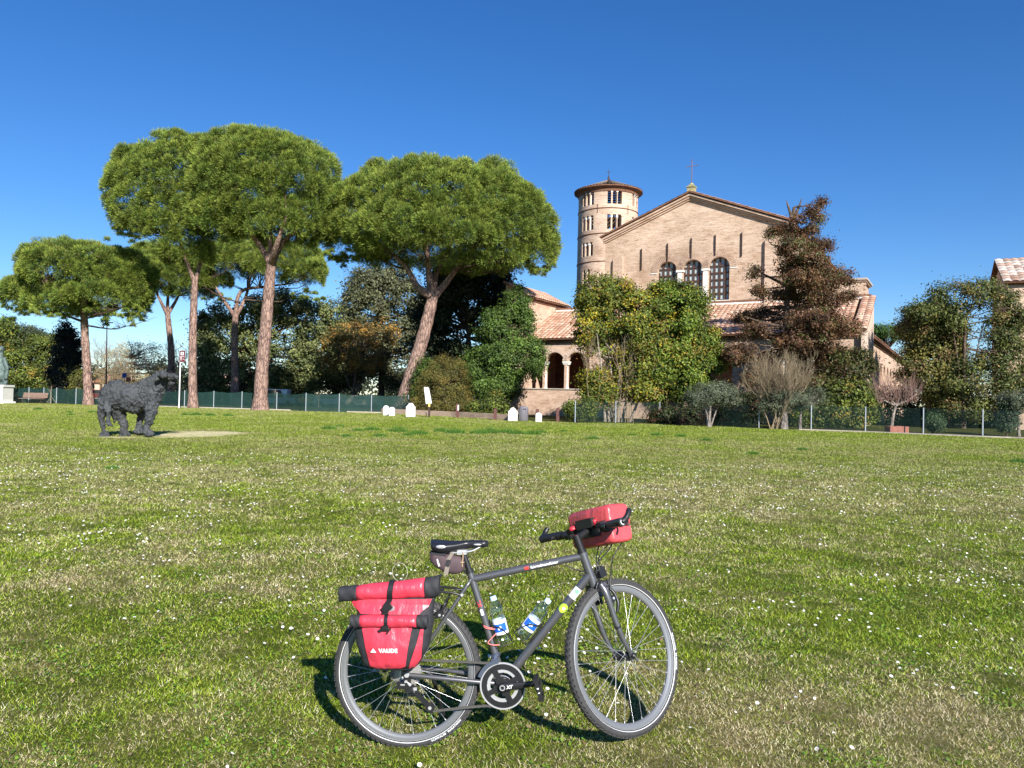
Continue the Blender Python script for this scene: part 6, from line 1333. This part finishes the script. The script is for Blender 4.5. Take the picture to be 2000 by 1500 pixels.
def bottle(lb, p, q, roll):
    P_, Q_ = np.array(p), np.array(q); L_ = np.linalg.norm(Q_-P_); d = unit(Q_-P_); D_ = BU*d[0]+BV*d[1]; o = b(*P_); bt = thing('water_bottle', lb, 'bottle', o, None); k = L_/.215
    prof = [(.001, .004), (.024, .0), (.031, .006), (.032, .02), (.0305, .03), (.032, .04), (.032, .115), (.0315, .122), (.0285, .130), (.0315, .140), (.0325, .152), (.030, .168), (.022, .184), (.014, .193), (.0125, .200)]
    mb = MB(); mb.lathe(o, D_, [(r_, h*k) for r_, h in prof], 28); mb.build('body', M['clear'], bt)
    mb = MB(); mb.lathe(o, D_, [(.0148, .197*k), (.0152, .198*k), (.0150, .214*k), (.0135, .216*k), (.001, .2165*k)], 20); mb.build('cap', M['cap_blue'], bt)
    mb = MB(); mb.lathe(o, D_, [(.0325, .045*k), (.0327, .047*k), (.0327, .108*k), (.0325, .110*k)], 28); la = mb.build('label', M['label_white'], bt)
    # blue field on the camera side of the label
    a_ = unit(np.cross(D_, BW_)); mb = MB(); vs = []; n = 10
    for i in range(n+1):
        an = -1.05+2.1*i/n
        for h in (.058, .094): vs.append(o+D_*h*k+.0331*(a_*math.sin(an)+unit(np.cross(a_, D_)*1.0)*math.cos(an)*(1 if (np.cross(a_, D_)@BW_) > 0 else -1)))
    mb.add(vs, [(2*i, 2*i+2, 2*i+3, 2*i+1) for i in range(n)], True); mb.build('label_print', M['label_blue'], la)
    nn_ = unit(np.cross(a_, D_)); nn_ = nn_ if nn_@BW_ > 0 else -nn_; mb = MB(); mb.box(o+D_*.076*k+nn_*.0336, D_*.004, a_*.009, nn_*.0004); mb.box(o+D_*.082*k+nn_*.0336+a_*.004, D_*.003, a_*.003, nn_*.0004); mb.box(o+D_*.070*k+nn_*.0336-a_*.004, D_*.003, a_*.003, nn_*.0004); mb.build('label_mark', M['label_white'], la)
    return bt
cage((.452, .470), (.400, .680), 1); bottle('upright clear plastic water bottle in the cage on the seat tube', (.452, .472), (.399, .684), 0)
cage((.531, .500), (.662, .672), -1); bottle('tilted clear plastic water bottle in the cage on the down tube', (.531, .502), (.660, .671), 0)
# ---- rear pannier
pan = thing('pannier_bag', 'red and black roll-top pannier bag hanging on the rear wheel rack', 'bag', b(-.05, .42, .15))
SEC = [(.392, -.115, .035, .10, .15), (.398, -.145, .060, .085, .175), (.42, -.170, .085, .075, .200), (.50, -.198, .128, .070, .215), (.59, -.210, .143, .070, .208), (.645, -.200, .143, .075, .190), (.68, -.225, .148, .095, .175), (.715, -.245, .160, .115, .17)]
def secat(v):
    A_ = np.array(SEC); return [np.interp(v, A_[:, 0], A_[:, j]) for j in range(1, 5)]
def surf(u_, v, off=0.003):
    u0, u1, w0, w1 = secat(v); uc, hu = (u0+u1)/2, (u1-u0)/2; wc, hw = (w0+w1)/2, (w1-w0)/2; t_ = min(.999, abs((u_-uc)/hu)); return b(u_, v, wc+hw*(1-t_**3.4)**(1/3.4)+off)
mb = MB(); vs = []; n = 36; VV = np.unique(np.concatenate([[s[0] for s in SEC], np.linspace(.395, .715, 16)]))
for v in VV:
    u0, u1, w0, w1 = secat(v); uc, hu, wc, hw = (u0+u1)/2, (u1-u0)/2, (w0+w1)/2, (w1-w0)/2
    for k in range(n):
        a_ = 2*math.pi*k/n; ca_, sa_ = math.cos(a_), math.sin(a_); e = 2/3.4; vs.append(b(uc+hu*math.copysign(abs(ca_)**e, ca_), v, wc+hw*math.copysign(abs(sa_)**e, sa_)))
m_ = len(VV); mb.add(vs, [(i*n+k, i*n+(k+1) % n, (i+1)*n+(k+1) % n, (i+1)*n+k) for i in range(m_-1) for k in range(n)], True); mb.add(vs[:n], [tuple(range(n))]); mb.add(vs[-n:], [tuple(range(n))]); mb.build('bag_body', M['black_matte'], pan, recalc=True)
def patch(rows, name, mat, off=.003, bulge=0.0, nu=16):
    mb = MB(); vs = []; A_ = np.array(rows); vv = np.linspace(A_[0, 0], A_[-1, 0], 14)
    for i, v in enumerate(vv):
        l_, r_ = np.interp(v, A_[:, 0], A_[:, 1]), np.interp(v, A_[:, 0], A_[:, 2])
        for k in range(nu+1): u_ = l_+(r_-l_)*k/nu; vs.append(surf(u_, v, off+bulge*math.sin(math.pi*i/13)*math.sin(math.pi*k/nu)))
    mb.add(vs, [(i*(nu+1)+k, i*(nu+1)+k+1, (i+1)*(nu+1)+k+1, (i+1)*(nu+1)+k) for i in range(13) for k in range(nu)], True); return mb.build(name, mat, pan)
patch([(.406, -.105, .005), (.416, -.128, .030), (.50, -.146, .044), (.592, -.165, .062)], 'front_panel', M['red'], .006, .012)
patch([(.402, .040, .062), (.45, .056, .098), (.52, .082, .106), (.594, .100, .112)], 'side_panel', M['red'], .005)
patch([(.642, -.178, .090), (.655, -.190, .100), (.672, -.215, .128), (.705, -.232, .142)], 'upper_panel', M['red'], .004)
mb = MB(); mb.tube(smooth_path([surf(-.115, .401, .004), surf(-.05, .397, .002), surf(.03, .400, .004), surf(.062, .412, .004)]), .0035, 6); mb.build('bottom_seam', M['black'], pan)
def roll(u0, u1, f, name, mat, n=20, ns=14, parent=pan):
    mb = MB(); vs = []
    for i in range(ns+1):
        u_ = u0+(u1-u0)*i/ns; vc, hv, wc, hw = f(u_)
        for k in range(n):
            a_ = 2*math.pi*k/n; sw = .0015*math.sin(3*a_+i*.7); vs.append(b(u_+.006*math.sin(a_)*0, vc+(hv+sw)*math.sin(a_), wc+(hw+sw)*math.cos(a_)))
    mb.add(vs, [(i*n+k, i*n+(k+1) % n, (i+1)*n+(k+1) % n, (i+1)*n+k) for i in range(ns) for k in range(n)], True); mb.add(vs[:n], [tuple(range(n))]); mb.add(vs[-n:], [tuple(range(n))]); return mb.build(name, mat, parent, recalc=True)
def ftop(u_): t_ = (u_+.277)/.452; return (.724+.034*t_, .032+.014*t_, .160, .030+.004*math.sin(3*t_))
roll(-.196, .112, ftop, 'top_roll', M['red']); roll(-.279, -.196, lambda u_: (ftop(u_)[0], ftop(u_)[1]*(1.02+.10*(-(u_+.196))/.08*.5), .160, .033-.12*(-(u_+.196))), 'roll_end', M['black_matte']); roll(.112, .176, lambda u_: (ftop(u_)[0]+.10*max(0, u_-.13), ftop(u_)[1]*1.03, .160, .035-.14*(u_-.112)), 'roll_end', M['black_matte'])
mb = MB(); mb.tube(smooth_path([b(.172, .79, .16), b(.180, .805, .16), b(.188, .812, .158)]), .006, 8); mb.build('end_loop', M['black'], pan)
fp_ = lambda u_: (.617, .0265, .214, .021); roll(-.168, .084, fp_, 'pocket_roll', M['red']); roll(-.212, -.168, lambda u_: (.617, .0275, .213, .0215), 'pocket_roll_end', M['black_matte']); roll(.084, .132, lambda u_: (.617, .0275, .213, .0215), 'pocket_roll_end', M['black_matte'])
def band(pts, wd, name, mat, th=.0012):
    mb = MB(); n = len(pts); vs = []
    for i, (p, q) in enumerate(pts): vs += [p, q]
    mb.add(vs, [(2*i, 2*i+2, 2*i+3, 2*i+1) for i in range(n-1)]); o = mb.build(name, mat, pan); md = o.modifiers.new('solid', 'SOLIDIFY'); md.thickness = .0025; md.offset = 0; return o
vc, hv, wc, hw = ftop(-.03); bp = []
for a_ in np.linspace(R(110), R(-55), 12): bp.append((b(-.052-.005*math.sin(-a_), vc+(hv+.004)*math.sin(a_), wc+(hw+.004)*math.cos(a_)), b(-.028-.005*math.sin(-a_), vc+(hv+.004)*math.sin(a_), wc+(hw+.004)*math.cos(a_))))
bp += [(b(-.066, .690, .205), b(-.036, .686, .207)), (b(-.072, .664, .206), b(-.044, .650, .210))]; band(bp, 0, 'strap', M['black'])
mb = MB(); mb.box(b(-.050, .676, .210), unit(BU*.8+BV*.5)*.022, unit(BV*.8-BU*.5)*.013, BW_*.006); mb.box(b(-.060, .652, .206), unit(BU*.9+BV*.4)*.012, unit(BV*.9-BU*.4)*.007, BW_*.004); mb.build('buckle', M['black'], pan)
mb = MB(); mb.ball(surf(-.036, .664, .004), .016, 12, 8, (1, .35, 1)); mb.build('strap_eyelet', simple('grey_fabric', (.20, .20, .21), .7, var=.4, scale=90), pan)
bp = [(b(-.058, .617+(.0265+.003)*math.sin(a_), .214+.024*math.cos(a_)), b(-.042, .617+(.0265+.003)*math.sin(a_), .214+.024*math.cos(a_))) for a_ in np.linspace(R(120), R(-60), 10)]+[(b(-.060, .580, .230), b(-.044, .580, .230))]; band(bp, 0, 'strap', M['black'])
mb = MB(); mb.box(b(-.052, .594, .236), BU*.014, BV*.010, BW_*.005); mb.box(b(-.066, .586, .232), unit(BU*.9+BV*.4)*.018, unit(BV*.9-BU*.4)*.006, BW_*.003); mb.box(b(-.038, .580, .232), unit(BU*.6+BV*.8)*.014, unit(BV*.6-BU*.8)*.004, BW_*.002); mb.build('buckle', M['black'], pan)
lg = lambda x, y: surf(-.050+x, .494+y, .0195)
put_text('VAUDE', .0235, lambda x, y: lg(x+.010, y), 'logo_lettering', M['print_white'], pan, spacing=1.12, bold=.0014)
mb = MB()
for (x, y, s_) in ((-.062, -.004, .0075), (-.050, -.004, .0075), (-.056, .0045, .0070)): mb.add([lg(x-s_, y-.004), lg(x+s_, y-.004), lg(x, y+s_*.9)], [(0, 1, 2)])
mb.build('logo_mark', M['print_white'], pan)
mb = MB(); mb.box(b(-.10, .725, .075), BU*.012, BV*.022, BW_*.012); mb.box(b(.05, .725, .075), BU*.012, BV*.022, BW_*.012); mb.build('rack_hook', M['black'], pan)
# thin wire loop behind the pannier
wl = thing('wire_loop', 'thin pale wire loop sticking up behind the red pannier', 'wire', b(-.03, .73, .02)); mb = MB(); mb.tube([b(-.032+.038*math.cos(a_), .800+.042*math.sin(a_), .03+.01*math.cos(a_)) for a_ in np.linspace(R(-100), R(250), 28)]+[b(-.045, .72, .02)], .0011, 5); mb.build('wire', simple('pale_wire', (.55, .52, .42), .4), wl)
# ---- saddle bag
sb_ = thing('saddle_bag', 'small brown and black saddle bag strapped under the saddle', 'bag', b(.20, .84)); mb = MB(); vs = []; n = 24; ss = [(.108, .872, .018, .022), (.112, .866, .028, .032), (.135, .854, .037, .040), (.18, .838, .047, .040), (.22, .832, .045, .036), (.252, .832, .038, .028), (.268, .838, .024, .018)]
for (u_, vc, hv, hw) in ss:
    for k in range(n): a_ = 2*math.pi*k/n; e = .65; vs.append(b(u_+.35*(math.sin(a_))*hv*-.3, vc+hv*math.copysign(abs(math.sin(a_))**e, math.sin(a_)), hw*math.copysign(abs(math.cos(a_))**e, math.cos(a_))))
mb.add(vs, [(i*n+k, i*n+(k+1) % n, (i+1)*n+(k+1) % n, (i+1)*n+k) for i in range(len(ss)-1) for k in range(n)], True); mb.add(vs[:n], [tuple(range(n))]); mb.add(vs[-n:], [tuple(range(n))]); mb.build('body', M['bag_brown'], sb_, recalc=True)
mb = MB(); mb.box(b(.150, .884, 0), unit(BU-BV*.08)*.034, BV*.008, BW_*.036); mb.build('lid', M['black_matte'], sb_)
mb = MB(); mb.box(b(.206, .872, .0425), unit(BU*.55+BV*.83)*.022, unit(BU*.83-BV*.55)*.008, BW_*.0012); mb.box(b(.190, .812, .0400), unit(BU*.2+BV*.97)*.022, unit(BU*.97-BV*.2)*.010, BW_*.0014); mb.build('strap', M['strap_grey'], sb_)
mb = MB(); mb.box(b(.197, .843, .0425), unit(BU*.4+BV*.9)*.016, unit(BU*.9-BV*.4)*.010, BW_*.002); mb.build('buckle', M['black_matte'], sb_)
put_text('VAUDE', .011, lambda x, y: b(.150+x*.30+y*.95, .845-x*.95+y*.30, .0425), 'logo_lettering', M['print_white'], sb_, bold=.0005)
# ---- little wooden cross hanging from the saddle
pc = b(.262, .855, .030); wc_ = thing('wooden_cross', 'small brown wooden cross hanging on a string under the saddle', 'pendant', pc); mb = MB(); mb.box(pc-UZ*.016, BU*.0022, BW_*.0018, UZ*.016); mb.box(pc-UZ*.010, BU*.009, BW_*.0016, UZ*.0022); mb.build('cross', M['wood_cross'], wc_); mb = MB(); mb.tube([pc, b(.264, .884, .028), b(.262, .893, .024)], .0018, 5); mb.tube([pc+BU*.003, b(.268, .884, .026)], .0014, 5); mb.build('string', M['wood_cross'], wc_)
# ---- pink cord round the seat tube
cd0 = thing('pink_cord', 'pink elastic cord wound round the seat tube beside the upright bottle', 'cord', b(.385, .50)); mb = MB()
def sq(u_, v, w_): return b(u_, v, w_)
mb.tube(smooth_path([sq(.404, .540, .0), sq(.388, .545, .022), sq(.362, .552, .016), sq(.350, .556, -.004), sq(.366, .544, .020), sq(.398, .540, .024), sq(.425, .542, .016)], 6), .0026, 6)
mb.tube(smooth_path([sq(.425, .530, .018), sq(.400, .505, .024), sq(.380, .484, .024), sq(.378, .476, .022), sq(.392, .470, .024), sq(.415, .468, .022), sq(.430, .468, .012)], 6), .0026, 6); mb.build('cord', M['pink_cord'], cd0)
# ---- handlebar bag
ha, hbc = .165, .205
hb3 = thing('handlebar_bag', 'rounded red handlebar bag mounted in front of the handlebar', 'bag', sf(ha, hbc-.08)); HA, HB, HC = .074, .090, .145
def rbox(mb, c, A_, B_, C_, ha_, hb__, hc_, r_=.028, n=6, b0=None, b1=None, grow=0.0):
    """rounded box as a superellipse prism along C with softened ends"""
    prof = [(-hc_, .80), (-hc_+.006, .92), (-hc_+.020, 1.0), (hc_-.020, 1.0), (hc_-.006, .92), (hc_, .80)]; K = 40; vs = []
    for (cc_, s_) in prof:
        for k in range(K): a_ = 2*math.pi*k/K; ca_, sa_ = math.cos(a_), math.sin(a_); e = .40; vs.append(c+C_*cc_+A_*(ha_*s_+grow)*math.copysign(abs(ca_)**e, ca_)+B_*(hb__*s_+grow)*math.copysign(abs(sa_)**e, sa_))
    mb.add(vs, [(i*K+k, i*K+(k+1) % K, (i+1)*K+(k+1) % K, (i+1)*K+k) for i in range(len(prof)-1) for k in range(K)], True); mb.add(vs[:K], [tuple(range(K))]); mb.add(vs[-K:], [tuple(range(K))])
cB = sf(ha-.004, hbc-.004); bx = unit(BV-wf*(BV@wf)); bf_ = np.cross(wf, bx); bf_ = bf_ if bf_@pf > 0 else -bf_; hx_, pf_ = hx, pf; hx, pf = bx, bf_
mb = MB(); rbox(mb, cB-hx*.030, pf, hx, wf, HA-.002, HB-.030, HC-.003); mb.build('bag_body', M['red2'], hb3, recalc=True)
mb = MB(); rbox(mb, cB+hx*.034, pf, hx, wf, HA, HB-.034, HC); mb.build('lid', M['red2'], hb3, recalc=True)
mb = MB(); mb.box(cB+wf*(HC+.002)-pf*.0+hx*.0, pf*.045, hx*.0065, wf*.004); mb.box(cB+wf*(HC+.005)-hx*.012-pf*.005, pf*.012, hx*.008, wf*.003); mb.build('strap', M['black'], hb3)
mb = MB(); mb.box(cB-pf*(HA+.004)-hx*.012, wf*.075, hx*.034, pf*.004); mb.box(cB-pf*(HA+.016)+hx*.02, wf*.055, hx*.022, pf*.012); mb.build('mounting_plate', M['black'], hb3)
